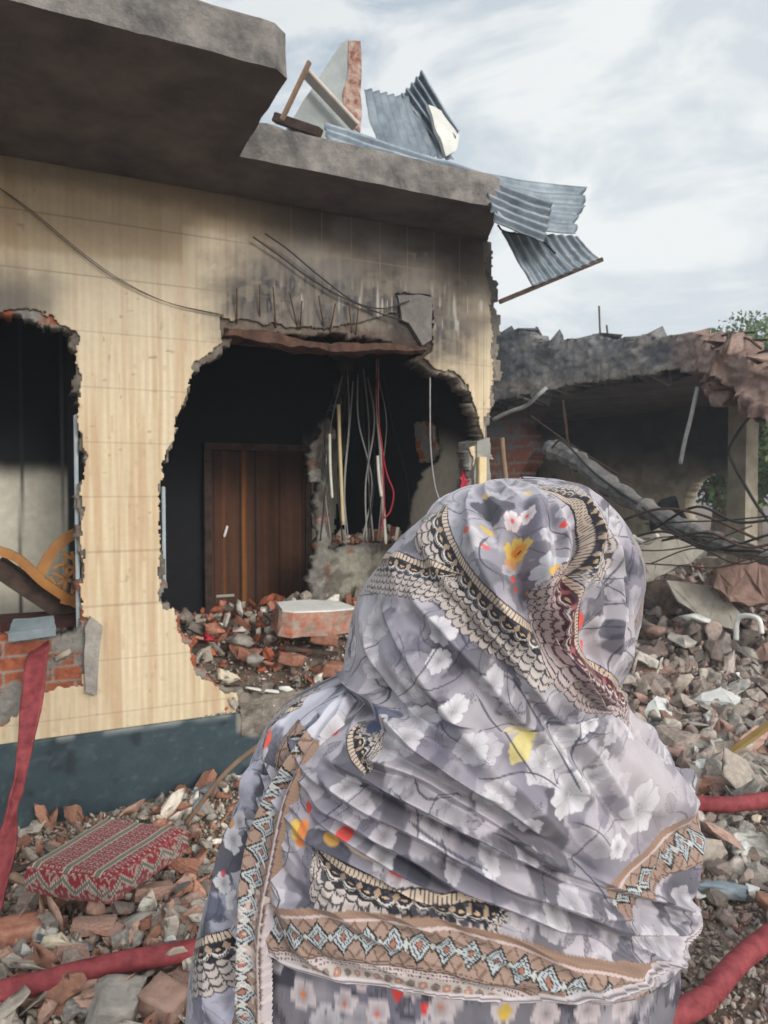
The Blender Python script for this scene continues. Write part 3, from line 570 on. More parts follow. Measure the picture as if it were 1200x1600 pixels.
for k,(x,y0,y1) in enumerate([(936,478,530),(948,508,532),(1003,560,520)]):
    if k<2: gtube('upright_rebar',[(x,y0,.3),(x+1,(y0+y1)/2,.3),(x+2,y1,.3)],.012,M['rust'],['tall thin rod standing on the far broken roof against the sky','short thin rod standing right of the tall one on the far broken roof'][k],'rebar')
gtube('dangling_conduit',[(1090,605,-.05),(1080,650,-.1),(1070,690,-.15),(1063,725,-.15)],.022,M['gwire'],'pale bent conduit dangling from the roof slab of the far wing','conduit')
gtube('dangling_conduit',[(1192,605,-.2),(1184,630,-.2),(1176,650,-.2)],.018,M['gwire'],'short pale rod hanging off the broken lump at the right edge','conduit')
gtube('dangling_conduit',[(1180,640,0),(1150,680,0),(1140,710,0),(1165,760,0),(1190,800,0),(1230,850,0)],.016,M['wire'],'thick dark cable curving down in front of the right-hand column','cable')
gtube('steel_rod',[(880,625,-.1),(886,680,-.1),(893,740,-.1),(896,800,-.1)],.018,M['rust'],'dark rusty rod hanging inside the burnt room of the far wing','rod')
gtube('thin_cable',[(830,650,-.1),(900,700,-.1),(990,755,-.1)],.01,M['rust'],'thin brown cable slanting across the dark far room','cable')
tube('bent_conduit',[pt(770,656,6.2),pt(795,644,6.1),pt(822,634,6.0),pt(840,618,5.9),pt(854,606,5.9)],.017,M['gwire'],label='pale bent metal conduit sticking out right of the house corner',cat='conduit')
tube('leaning_pole',[pt(784,684,6.2),pt(787,720,6.2),pt(795,790,6.2)],.022,M['gwood'],label='short brownish pole standing just right of the house pillar',cat='pole')
# fallen column
P=crom([G.wp(858,700,-.5),G.wp(905,722,-.6),G.wp(960,765,-.7),G.wp(1040,812,-.9),G.wp(1110,842,-1.1),G.wp(1190,868,-1.2),G.wp(1260,890,-1.2)],8); r_=np.linspace(.13,.05,len(P))*(1+.5*(hsh(len(P),3)-.5))
tubem([(P,r_)],mat('dark_column',(.09,.09,.09),(.26,.25,.24),7,.9,.9,30,dist=.03),'fallen_column',None,9,False,'fallen grey concrete column lying slantwise across the far wing','column')
gtube('long_rebar',[(862,700,-.7),(880,690,-.7),(930,740,-.8),(1000,790,-.9),(1090,850,-1.2),(1190,862,-1.3)],.013,M['wire'],'long bent rod running alongside the fallen column','rebar')
for k in range(10):
    x=980+random.uniform(-30,60); y=835+random.uniform(-25,70); P=[(x,y,-1.3),(x+70,y-25+random.uniform(-25,30),-1.5),(x+140,y+random.uniform(-30,15),-1.5),(x+random.uniform(190,270),y+random.uniform(-45,25),-1.4)]
    gtube('tangled_rebar',P,(.012,.007,.006)[k%3],M['rust'] if k%2 else M['wire'],'dark bent rod tangled over the debris heap before the far wing','rebar','rods tangled over the far debris heap',n=7,seg=6)
gtube('white_pipe',[(988,838,-1.4),(1010,848,-1.4),(1028,836,-1.4)],.022,M['pvc'],'short white bent pipe end lying right behind the head of the woman','pipe')
gtube('white_pipe',[(1150,1000,-2.6),(1152,970,-2.6),(1165,962,-2.6),(1185,968,-2.6),(1190,990,-2.6)],.017,M['white'],'white bent pipe hoop rising from the rubble at the right edge','pipe')
tube('leaning_rod',[pt(290,1288,3.6),pt(350,1210,3.55),pt(412,1158,3.5)],.012,M['gwood'],label='thin brown rod leaning against the dark plinth beside the woman',cat='rod')
def chunk(name,px,py,Y,size,m,label,cat='rubble chunk',rot=None,group=None,T=None,z=None):
    V,Fq=(T or ROCK)[random.randrange(len(T or ROCK))]; 
    o=mk(name,V*np.array(size),Fq,m); p=pt(px,py,Y); o.location=p; o.rotation_euler=rot or (random.uniform(-.4,.4),random.uniform(-.4,.4),random.uniform(0,6)); return tag(o,label,cat,group)
# bigger wing debris
def flat(name,P,Y,thick,m,label,cat,noise=.02):
    """slab remnant: outline given in pixels on a plane facing roughly the yard"""
    A=[np.array(pt(a,b,Y if not isinstance(Y,list) else Y[i])) for i,(a,b) in enumerate(P)]; A=np.array(A); n=len(A); back=np.array([.25,.9,-.15])*thick
    bm=bmesh.new(); va=[bm.verts.new(v) for v in A]; vb=[bm.verts.new(v+back) for v in A]; bm.faces.new(va);bm.faces.new(vb[::-1])
    for i in range(n): bm.faces.new((va[i],vb[i],vb[(i+1)%n],va[(i+1)%n]))
    bmesh.ops.triangulate(bm,faces=bm.faces[:])
    for _ in range(3): bmesh.ops.subdivide_edges(bm,edges=[e for e in bm.edges if e.calc_length()>.07],cuts=1)
    from mathutils import noise as mn
    for v in bm.verts: v.co+=mn.noise_vector(v.co*8)*noise+mn.noise_vector(v.co*25)*noise*.3
    return tag(bmo(name,bm,m),label,cat)
flat('concrete_slab',[(985,846),(1040,818),(1092,826),(1100,860),(1078,878),(1020,905),(990,915)],7.4,.5,mat('pale_concrete',(.3,.28,.24),(.42,.4,.36),7,.9,.6,30),'pale broken concrete slab just right of the headscarf below the fallen column','slab')
flat('plaster_sheet',[(1040,905),(1120,915),(1160,960),(1150,985),(1108,975),(1060,940)],6.6,.12,bpy.data.materials['pale_concrete'],'leaning grey plaster sheet above the rubble heap at right','slab')
flat('brick_boulder',[(1122,890),(1160,876),(1225,880),(1240,930),(1200,945),(1140,940),(1118,915)],6.4,.7,mat('pink_masonry',(.17,.11,.09),(.3,.2,.17),10,.95,.9,40),'big reddish masonry lump at the right edge above the heap','boulder',.05)
flat('brick_boulder',[(986,915),(1060,902),(1110,915),(1090,960),(1020,965),(985,960)],7.2,.6,mat('dark_masonry',(.07,.055,.05),(.17,.12,.1),10,.95,.9,40),'dark masonry lump under the pale slab right of the headscarf','boulder',.06)
flat('dark_heap',[(1020,800),(1032,780),(1056,776),(1066,800),(1075,812),(1060,825),(1022,822)],8.3,.5,M['soot'],'black charred lump resting on the fallen column','charred lump',.04)
def flatpiece(px,py,Y,s,m,label,g=None,name='tile_shard'): return chunk(name,px,py,Y,s,m,label,'shard',(random.uniform(-.5,.1),random.uniform(-.2,.2),random.uniform(0,3)),g)
flatpiece(1085,965,6.5,(.34,.2,.14),M['white'],'rounded whitish lump at the top of the right heap','','pale_lump')
flatpiece(1065,1000,6.2,(.3,.22,.16),M['conc'],'grey block near the top of the right heap beside the pipe hoop','','pale_lump')
# trees behind the wing
def tree(x,y,h,r,label,seed,n=9000):
    rr=np.random.default_rng(seed); t=empty('leafy_tree',(x,y,float(gz(x,y))),0,label,'tree','trees beyond the far wing')
    P=[(0,0,0),(.1,.05,h*.3),(0,.1,h*.62)]; paths=[(crom(P,6),np.linspace(.22,.09,13))]
    for k in range(9):
        a=rr.uniform(0,6.3); z0=h*rr.uniform(.3,.6); e=rr.uniform(.5,.85)*r; paths.append((crom([(0.05,.05,z0),(math.cos(a)*e*.5,math.sin(a)*e*.5,z0+h*.12),(math.cos(a)*e,math.sin(a)*e,z0+h*rr.uniform(.12,.3))],5),np.linspace(.07,.015,11)))
    tubem(paths,M['bark'],'trunk',t,6)
    nc=60; c=rr.normal(size=(nc,3)); c/=np.linalg.norm(c,axis=1)[:,None]; c*=rr.uniform(.35,1,(nc,1))**.5; c=c*np.array([r,r,h*.33])+np.array([0,0,h*.62]); cr=rr.uniform(.18,.4,nc)*r
    k=rr.integers(0,nc,n); d=rr.normal(size=(n,3)); d/=np.linalg.norm(d,axis=1)[:,None]; p=c[k]+d*cr[k,None]*rr.uniform(.4,1,(n,1))*np.array([1,1,.7])
    u=rr.normal(size=(n,3)); u/=np.linalg.norm(u,axis=1)[:,None]; v=np.cross(u,rr.normal(size=(n,3))); v/=np.linalg.norm(v,axis=1)[:,None]; s=rr.uniform(.05,.11,(n,1))
    V=np.stack([p-u*s,p+v*s*.5,p+u*s,p-v*s*.5],1).reshape(-1,3); cc=np.array([.12,.21,.075])*rr.uniform(.6,1.35,(nc,1))[k]*rr.uniform(.8,1.2,(n,1)); cc[:,0]*=rr.uniform(.8,1.4,n)
    mk('crown',V,np.arange(4*n).reshape(-1,4),M['leaf'],t,cols=np.repeat(cc,4,0))
tr=pt(1120,800,17); tree(tr.x,17,4.6,1.9,'green leafy tree seen through the arched window of the far wing',1,9000)
tr=pt(1215,800,16); tree(tr.x,15.5,5.0,2.0,'green leafy tree at the right edge of the photo beyond the broken roof end',2,12000)
tr=pt(1180,800,24); tree(tr.x,24,7.6,2.6,'taller bluish-green tree showing above the broken roof end at right',3,14000)
tr=pt(1120,800,28); tree(tr.x,28,5.4,2.8,'low green tree farthest back, between the arched window and the column',4,9000)

# ============================================================ rubble
def inhouse(x,y,pad=.06):
    lx=(x+1.958)*.899+(y-3.77)*.438; ly=-(x+1.958)*.438+(y-3.77)*.899; return (ly>-pad)&(lx<3.1)
def scatter(name,n,samp,smin,smax,pal,seed,label,T,lift=.25,pw=2.2,zf=None):
    r=np.random.default_rng(seed); xy=samp(r,n); x,y=xy[:,0],xy[:,1]; z=(zf or gz)(x,y); s=smin*(smax/smin)**(r.random(n)**pw)
    ti=r.integers(0,len(T),n); VV=[];FF=[];CC=[];b=0
    A=r.normal(size=(n,3,3)); Q=np.linalg.qr(A)[0]; sc=np.stack([np.ones(n),r.uniform(.6,1,n),r.uniform(.4,.85,n)],1)*s[:,None]
    pal=np.array(pal); pc=pal[r.integers(0,len(pal),n)]*r.uniform(.7,1.2,(n,1))
    for t in range(len(T)):
        I=np.nonzero(ti==t)[0]
        if not len(I): continue
        V,Fq=T[t]; v=np.einsum('kij,vj->kvi',Q[I],V)if False else np.einsum('kij,kvj->kvi',Q[I],V[None]*sc[I][:,None,:]); v=v+np.stack([x[I],y[I],z[I]+s[I]*lift*r.uniform(.2,1.3,len(I))],1)[:,None]
        VV.append(v.reshape(-1,3)); FF.append((Fq[None]+(np.arange(len(I))*len(V))[:,None,None]).reshape(-1,3)+b); CC.append(np.repeat(pc[I],len(V),0)); b+=len(I)*len(V)
    o=mk(name,np.concatenate(VV),np.concatenate(FF),M['rub'],cols=np.clip(np.concatenate(CC),0,1)); return tag(o,label,'rubble',kind='stuff')
def cone(x0,x1,y0,y1,excl=True):      # sample evenly over a depth range inside the view
    def f(r,n):
        out=[]
        while sum(map(len,out))<n:
            y=np.sqrt(r.uniform(y0*y0,y1*y1,n)) ; px=r.uniform(x0,x1,n); x=(px-600)/F*y; k=~inhouse(x,y) if excl else np.ones(n,bool); k&=(y>2.0)|(abs(x-.1)>.9); out.append(np.stack([x,y],1)[k])
        return np.concatenate(out)[:n]
    return f
scatter('rubble_gravel',16000,cone(-60,560,1.9,5),.012,.05,PALL,1,'fine brick and mortar rubble covering the ground at the left, before the dark plinth',TINY,.2)
scatter('rubble_gravel',17000,cone(850,1300,2.2,6),.012,.06,PAL,2,'fine grey-brown rubble covering the ground at the right',TINY,.2)
scatter('rubble_gravel',9000,cone(-900,2100,1.7,7),.015,.09,PAL+PALL,21,'loose rubble scattered over the rest of the yard',TINY,.2,2.2)
scatter('rubble_stones',900,cone(-900,2100,2.0,9),.05,.2,PAL+PALL,22,'broken stones scattered over the rest of the yard',ROCK,.35,2)
scatter('rubble_stones',5200,cone(760,1300,4.0,9.5),.05,.19,PAL,3,'grey-brown broken stones piled in the yard at the right',ROCK,.5,1.8)
scatter('rubble_stones',700,cone(-60,520,2.2,4.6),.04,.12,PALL,4,'mixed broken brick and mortar stones before the plinth at the left',ROCK,.35,1.8)
scatter('rubble_slabs',420,cone(940,1250,3.2,8.5),.1,.3,[(.45,.42,.38),(.5,.48,.44),(.38,.34,.3),(.36,.24,.2)],15,'broken flat plaster and mortar slabs strewn over the right heap',FLAT,.5,1.6)
scatter('rubble_slabs',160,cone(-40,330,2.2,3.8),.08,.2,[(.5,.46,.4),(.44,.4,.35),(.5,.33,.26),(.38,.2,.14)],16,'flat mortar and brick slabs strewn at the lower left',FLAT,.4,1.6)
scatter('rubble_stones',500,cone(900,1250,2.4,4.2),.03,.11,PAL,5,'loose grey stones on the bare dirt at the lower right',ROCK,.3,2.2)
scatter('rubble_stones',2500,lambda r,n:(lambda f:f)(np.stack([(r.uniform(1000,1400,n)-600)/F*(q:=r.uniform(6.2,9.5,n)),q],1)),.06,.3,PAL+[(.12,.1,.09)]*3,6,'heavier dark debris heaped before the far wing',ROCK,1.0,1.5)
# debris heap inside the house opening (house-local sampling)
def hloc(x0,x1,y0,y1):
    def f(r,n):
        lx=r.uniform(x0,x1,n); ly=y0+(y1-y0)*r.random(n); P=H.O[None]+lx[:,None]*H.ex+ly[:,None]*H.ey; return P[:,:2]
    return f
def hz(x,y):
    lx=(x+1.958)*.899+(y-3.77)*.438; ly=-(x+1.958)*.438+(y-3.77)*.899
    return .50+.28*sst(-.02,.8,ly)*sst(2.3,1.3,ly)*(.75+.5*fbm(x*2,y*2,44))+.1*sst(1.2,2.0,lx)*sst(0,.5,ly)
I0,J0=np.meshgrid(np.linspace(.85,2.9,80),np.linspace(.05,2.1,80)); PP=H.O[None,None]+I0[...,None]*H.ex+J0[...,None]*H.ey; Zh=hz(PP[...,0],PP[...,1])-.02; I,J=np.meshgrid(np.arange(79),np.arange(79),indexing='ij');I=I.ravel();J=J.ravel()
o=mk('debris_bed',np.stack([PP[...,0].ravel(),PP[...,1].ravel(),Zh.ravel()],1),np.stack([I*80+J,I*80+J+1,(I+1)*80+J+1,(I+1)*80+J],1),Mground,smooth=True); tag(o,'dusty debris heaped on the floor inside the blown-out opening','debris',kind='stuff')
PALH=[(.40,.13,.075),(.35,.11,.06),(.42,.2,.14),(.3,.27,.23),(.42,.38,.32),(.25,.22,.19),(.33,.15,.1),(.62,.6,.55)]
scatter('brick_debris',900,hloc(.92,2.9,-.02,1.9),.03,.17,PALH,11,'broken bricks and plaster heaped inside the blown-out opening',ROCK+BRK,.5,1.4,zf=hz)
scatter('brick_debris',1800,hloc(1.0,2.9,-.05,.6),.012,.04,PALH+[(.65,.63,.6)]*3,12,'crumbled brick bits along the broken sill of the opening',TINY,.3,zf=hz)
scatter('brick_debris',260,hloc(-1.6,.3,-.02,.22),.03,.14,PALH,13,'brick bits along the sill of the left-hand opening',ROCK+BRK,.5,1.5,zf=lambda x,y:np.full(np.shape(x),.9))
sz_=H.loc(590,846,1.15)[2]
scatter('brick_debris',150,hloc(H.loc(527,850,1.15)[0],2.92,1.14,1.28),.03,.13,PALH,23,'broken brick bits along the sill of the smashed inner wall',ROCK+BRK,.5,1.3,zf=lambda x,y:np.full(np.shape(x),sz_))
# countable larger pieces
used={}
def pieces(kind,n,px0,px1,py0,py1,smin,smax,mats,label,group,T,seed,zoff=.02,base=gz,where=('','','')):
    r=random.Random(seed); protos=[]
    for k in range(n):
        for _ in range(30):
            px,py=r.uniform(px0,px1),r.uniform(py0,py1); Y=3.
            d=ray(px,py)
            for _ in range(12):
                p=CAM+d*(Y/d[1]); z=float(base(p[0],p[1])); Y=d[1]*(z-CZ)/d[2]
            if 1.9<Y<12 and not inhouse(p[0],p[1],.1): break
        mt=r.choice(mats)
        key=(mt.name,r.randrange(len(T)))
        if key not in used:
            V,Fq=T[key[1]]; me=bpy.data.meshes.new(kind); me.from_pydata([tuple(v) for v in V],[],[tuple(int(i) for i in f) for f in Fq]); me.materials.append(mt); used[key]=me
        o=bpy.data.objects.new(kind,used[key]); COL.objects.link(o); s=r.uniform(smin,smax); o.scale=(s,s*r.uniform(.75,1.05),s*r.uniform(.6,1)); o.location=(p[0],p[1],z+zoff+s*.12)
        o.rotation_euler=(r.uniform(-.45,.45),r.uniform(-.45,.45),r.uniform(0,6.3)); 
        sw=['small','middling','large'][min(2,int((s-smin)/(smax-smin)*3))]; mw={'brick':'orange-red','dusty_brick':'dusty pink','concrete':'grey','grey_brown_rubble':'brownish grey','cream_plaster':'cream','white_plaster':'whitish','blue_grey_slab':'bluish grey'}[mt.name]
        f_=(py-py0)/(py1-py0+1e-6); lab=f'{sw} {mw} {label} {where[0 if f_<.4 else 1 if f_<.72 else 2]}'; tag(o,lab,kind.replace('_',' '),lab if len(lab)<90 else lab[:90])
WL=('lying just below the patterned cushion','lying along the lower left hose','lying at the bottom left edge')
WR=('near the top of the right heap','halfway down the right heap','low on the right heap above the hose')
WB=('just below the upper right hose','on the ground midway between the right hoses','on the dirt above the lower right hose')
pieces('brick_piece',42,0,330,1330,1590,.10,.17,[M['brick'],M['pbrick']],'broken brick','',BRK,1,where=WL)
pieces('concrete_lump',44,0,330,1330,1590,.08,.17,[M['conc'],M['stone']],'mortar lump','',ROCK,2,where=WL)
pieces('plaster_shard',14,0,320,1330,1590,.05,.1,[M['plaster'],M['white']],'plaster shard','',ROCK,3,where=WL)
pieces('concrete_lump',60,980,1200,990,1260,.13,.28,[M['stone'],M['conc'],M['stone']],'lump','',ROCK,4,where=WR)
pieces('flat_fragment',12,1000,1200,990,1240,.3,.5,[M['conc'],M['stone'],M['white']],'flat fragment','',FLAT,14,where=WR)
pieces('brick_piece',16,980,1200,980,1250,.13,.24,[M['pbrick'],M['brick']],'brick piece','',BRK,5,where=WR)
pieces('plaster_shard',12,1000,1200,1000,1250,.08,.17,[M['white'],M['slate'],M['plaster']],'slab shard','',ROCK,6,where=WR)
pieces('concrete_lump',34,1060,1200,1270,1420,.07,.15,[M['stone'],M['conc']],'lump','',ROCK,7,where=WB)
pieces('plaster_shard',9,1060,1200,1270,1420,.06,.13,[M['white'],M['slate'],M['plaster']],'shard','',ROCK,8,where=WB)
pieces('brick_piece',14,250,330,1230,1340,.08,.15,[M['brick'],M['conc'],M['slate']],'piece piled between the cushion and the woman','',BRK,9)
# named features
def gl(px,py,dz=0):
    d=ray(px,py);Y=3.
    for _ in range(15):
        p=CAM+d*(Y/d[1]); z=float(gz(p[0],p[1]))+dz; Y=d[1]*(z-CZ)/d[2]
    return Vector((p[0],p[1],z)),Y
def brickat(px,py,s,m,label,rz,T=None,idx=0,name='brick_piece',dz=.05,rx=.1):
    p,Y=gl(px,py,dz); V,Fq=(T or BRK)[idx]; o=mk(name,V*np.array(s),Fq,m); o.location=p; o.rotation_euler=(rx,.15,rz); return tag(o,label,'brick' if 'brick' in name else 'chunk')
brickat(128,1538,(.24,.22,.24),M['pbrick'],'dusty pink brick pair lying before the lower-left hose',.45,idx=0)
brickat(178,1575,(.24,.3,.3),M['conc'],'large grey block at the bottom edge left of the woman',.2,idx=3,name='concrete_block')
brickat(245,1560,(.2,.22,.25),M['pbrick'],'reddish-grey half brick at the bottom edge beside the shawl',-.4,idx=4)
brickat(22,1460,(.17,.22,.28),M['brick'],'orange-red brick end at the left edge above the hose',.6,idx=2)
brickat(82,1482,(.28,.22,.12),M['slate'],'grey flat slab carrying a cream shard above the lower-left hose',.3,ROCK,3,'mortar_slab',.03)
brickat(90,1470,(.13,.1,.07),M['plaster'],'cream tile shard on top of the grey slab at lower left',.3,ROCK,5,'tile_shard',.10)
brickat(225,1440,(.2,.16,.13),M['conc'],'long grey mortar piece just below the cushion',.4,ROCK,6,'mortar_slab',.03)
brickat(1135,1130,(.36,.3,.03),M['white'],'thin white strip of board lying across the right heap',-.3,BRK,1,'white_board',.08)
brickat(1130,1390,(.24,.14,.08),M['slate'],'greenish-grey flat slab on the ground right of the woman',.1,ROCK,8,'mortar_slab',.05)
brickat(1160,1330,(.2,.14,.1),M['white'],'pale grey slab under the upper right hose',.9,ROCK,9,'mortar_slab',.05)
brickat(1175,1390,(.1,.08,.06),M['white'],'small white shard right of the flat slab',.9,ROCK,2,'tile_shard',.05)
a,_=gl(1150,1170,.12); b=pt(1212,1125,a.y-.25); v=b-a; o=boxm('yellow_plank',(a+b)/2,(.07,.03,v.length+.1),mat('yellow_wood',(.55,.38,.13),(.65,.48,.2),8,.7,.3,30),None,v.to_track_quat('Z','Y').to_euler()); tag(o,'yellow wooden plank end entering from the right edge over the heap','plank')
# heap pieces in the opening
p=H.w(*H.loc(488,962,.35)); 
sl_=slab('wall_block',[(-.26,-.1),(-.2,-.15),(.1,-.13),(.3,-.08),(.26,.12),(.05,.2),(-.22,.14)],-.1,.055,mat('block_brick',(.4,.14,.08),(.33,.3,.26),16,.95,.9,40),None,step=.03,noise=.03,topn=.006,seed=3); sl_.location=p; sl_.rotation_euler=(.1,.06,.5); tag(sl_,'broken block of brickwork with a smooth white painted face up, lying in the opening','wall block')
tp=slab('painted_face',[(-.25,-.09),(-.19,-.14),(.1,-.12),(.29,-.07),(.25,.11),(.05,.19),(-.21,.13)],.056,.066,M['white'],sl_,step=.03,noise=.005,topn=.002,seed=3)
def hchunk(px,py,y,s,m,label,rz,idx,T=BRK,name='brick_piece'):
    V,Fq=T[idx]; o=mk(name,V*np.array(s),Fq,m); o.location=H.wp(px,py,y); o.rotation_euler=(.2,.2,rz); tag(o,label,name.split('_')[0])
hchunk(505,990,.3,(.3,.3,.3),M['brick'],'red brick lump directly under the white-faced block',.3,1)
hchunk(455,1030,.2,(.2,.2,.2),M['brick'],'bright red brick piece in the middle of the indoor heap',1.2,2)
hchunk(520,1045,.15,(.22,.2,.24),M['brick'],'red brick with a broken corner at the right end of the indoor heap',.8,5)
hchunk(348,1055,.1,(.2,.14,.1),M['plaster'],'cream tile piece with mortar at the left end of the broken sill',.2,3,ROCK,'tile_shard')
hchunk(400,1032,.3,(.2,.18,.14),M['conc'],'grey mortar lump in the indoor heap',1.9,4,ROCK,'mortar_lump')
hchunk(375,1000,.5,(.22,.2,.16),M['conc'],'grey rounded lump behind the red cloth in the opening',.9,6,ROCK,'mortar_lump')
hchunk(322,996,.35,(.12,.09,.09),mat('red_cloth',(.35,.01,.03),(.45,.02,.05),9,.8,.4,30),'crumpled bright red cloth at the left end of the indoor heap',.1,7,ROCK,'red_cloth')
hchunk(410,1078,.0,(.2,.05,.03),M['white'],'slim white strip on the broken sill',.35,8,BRK,'white_strip')
hchunk(448,1076,.0,(.11,.07,.04),M['white'],'small white shard on the broken sill beside the slim strip',.2,9,ROCK,'plaster_shard')
thing_beam('charred_stick',[(445,1012,.3),(528,1022,.2)],.035,.025,M['dwood'],'charred stick across the red brick heap','stick')
# bluish slab on the left sill
bs=slab('paving_slab',[(-.11,-.08),(.11,-.09),(.12,.07),(-.07,.09)],-.02,.025,M['slate'],None,step=.03,noise=.008,seed=9); bs.location=H.wp(48,988,-.02)+Vector((0,0,.02)); bs.rotation_euler=(.25,-.05,H.ang+.1); tag(bs,'blue-grey slab piece lying on the sill of the left opening','slab')
bs=slab('render_flap',[(0,-.24),(.055,-.26),(.085,.1),(.03,.16),(0,.1)],-.02,.03,M['conc'],None,step=.03,noise=.01,axis='y',seed=10); bs.location=H.wp(132,1010,-.04); bs.rotation_euler=(0,0,H.ang); tag(bs,'grey render flap hanging at the lower right corner of the left opening','render flap')

# ============================================================ broken chair inside the left opening
ch=empty('broken_chair',H.wp(60,900,.7),H.ang,'overturned orange-brown wooden chair with a lattice back, inside the left opening','chair')
inv=Matrix.Translation(ch.location)@Matrix.Rotation(H.ang,4,'Z'); inv=inv.inverted()
def cl_(px,py,y): return inv@H.wp(px,py,y)
def cbar(name,P,w_,d_,m=M['wood'],n=8):
    Q=crom([tuple(cl_(*p)) for p in P],n) if len(P)>2 else np.array([tuple(cl_(*p)) for p in P]); bm=bmesh.new(); rings=[]
    for i in range(len(Q)):
        T=Vector(Q[min(i+1,len(Q)-1)]-Q[max(i-1,0)]).normalized(); s=Vector((0,1,0)); nn=T.cross(s).normalized(); c=Vector(Q[i])
        rings.append([bm.verts.new(c+nn*w_/2*a+s*d_/2*b) for a,b in((1,1),(1,-1),(-1,-1),(-1,1))])
    for a,b in zip(rings,rings[1:]):
        for k in range(4): bm.faces.new((a[k],a[(k+1)%4],b[(k+1)%4],b[k]))
    bm.faces.new(rings[0]);bm.faces.new(rings[-1][::-1]); return bmo(name,bm,m,ch)
cbar('seat',[(-6,882,.62),(112,962,.7)],.10,.3,M['dwood'],2)
cbar('frame',[(-8,858,.40),(30,874,.40),(70,911,.40),(122,945,.42)],.05,.05)
cbar('frame',[(60,900,.41),(78,868,.41),(98,845,.41),(135,824,.42)],.06,.035)
cbar('frame',[(96,935,.41),(110,938,.41),(130,930,.42)],.05,.035)
for k,P in enumerate([[(82,888,.42),(98,882,.42),(126,892,.42)],[(84,895,.42),(104,905,.42),(126,912,.42)],[(100,868,.42),(104,895,.42),(98,930,.42)],[(112,862,.42),(118,890,.42),(112,928,.42)],[(78,900,.42),(90,918,.42),(104,935,.42)],[(98,862,.42),(112,872,.42),(128,872,.42)],[(88,915,.42),(108,898,.42),(126,880,.42)]]): cbar('lattice_slat',P,.018,.02)
tag(slab('charred_board',[(-.5,-.2),(.6,-.2),(.6,.2),(-.5,.2)],-.02,.02,mat('charred_red',(.03,.012,.012),(.09,.03,.028),9,.9,.4,30),None,step=.1,noise=.01),'charred dark red board under the broken chair','board'); bpy.data.objects['charred_board'].location=H.wp(70,968,.5); bpy.data.objects['charred_board'].rotation_euler=(0,0,H.ang)

# ============================================================ fire hoses
def ghose(P,r,lab,wob=.06,dz=0):
    Q=crom(P,14); n=len(Q); rr=r*(1+wob*(fbm(np.arange(n)*.35,np.zeros(n),7)-.5)*2); return Q,rr
def hosethings(P,r,label,kinks=()):
    Q,rr=ghose(P,r,label); n=len(Q)
    for k in kinks:
        i=np.arange(n); rr=rr*(1-.45*np.exp(-((i-k)/1.3)**2))
    o=tubem([(Q,rr)],M['hose'],'fire_hose',None,18,True,label,'hose'); return o
hosethings([gl(a,b,.1)[0] for a,b in [(-700,1530),(-350,1590),(-60,1560),(40,1540),(120,1520),(190,1503),(250,1494),(310,1482),(400,1462),(560,1440)]],.035,'red fire hose lying across the rubble at the lower left')
hosethings([gl(a,b,.1)[0] for a,b in [(900,1268),(1000,1262),(1085,1256),(1140,1257),(1200,1250),(1300,1240),(1600,1260),(1900,1230)]],.04,'straight red fire hose on the right behind the elbow of the woman')
hosethings([gl(a,b,.1)[0] for a,b in [(960,1640),(1030,1600),(1080,1574),(1108,1556),(1130,1528),(1165,1492),(1220,1450),(1290,1400),(1480,1360),(1800,1380)]],.037,'kinked red fire hose slanting up from the lower right corner',kinks=(43,))
# flat hose hanging from the left opening
def ribbon(name,P,label):
    C=crom([(*[ (a[k]+b[k])/2 for k in range(3)],) for a,b in P],10); D=crom([tuple((b-a)) for a,b in P],10); V=[];Fs=[];n=len(C);m_=9
    for i in range(n):
        d=Vector(D[i]); t=Vector(C[min(i+1,n-1)]-C[max(i-1,0)]).normalized(); nn=d.cross(t).normalized()
        for j in range(m_): s=j/(m_-1)-.5; V.append(Vector(C[i])+d*s+nn*(.006*math.cos(s*math.pi)*1.5+.004*math.sin(i*.5+s*4)))
    for i in range(n-1):
        for j in range(m_-1): Fs.append((i*m_+j,i*m_+j+1,(i+1)*m_+j+1,(i+1)*m_+j))
    o=mk(name,V,Fs,M['hose'],smooth=True); s=o.modifiers.new('s','SOLIDIFY'); s.thickness=.009; return tag(o,label,'hose')
ribbon('flat_fire_hose',[(pt(60,998,4.1),pt(84,985,4.2)),(pt(42,1030,3.75),pt(76,1010,3.8)),(pt(34,1080,3.6),pt(71,1070,3.62)),(pt(28,1150,3.45),pt(56,1150,3.45)),(pt(20,1220,3.3),pt(38,1225,3.36)),(pt(8,1270,3.2),pt(28,1262,3.26)),(pt(-8,1330,3.1),pt(27,1312,3.12)),(pt(-20,1400,3.0),pt(10,1395,3.0)),(pt(-50,1480,2.9),pt(-12,1460,2.9))],'flat empty red fire hose hanging twisted from the left opening')

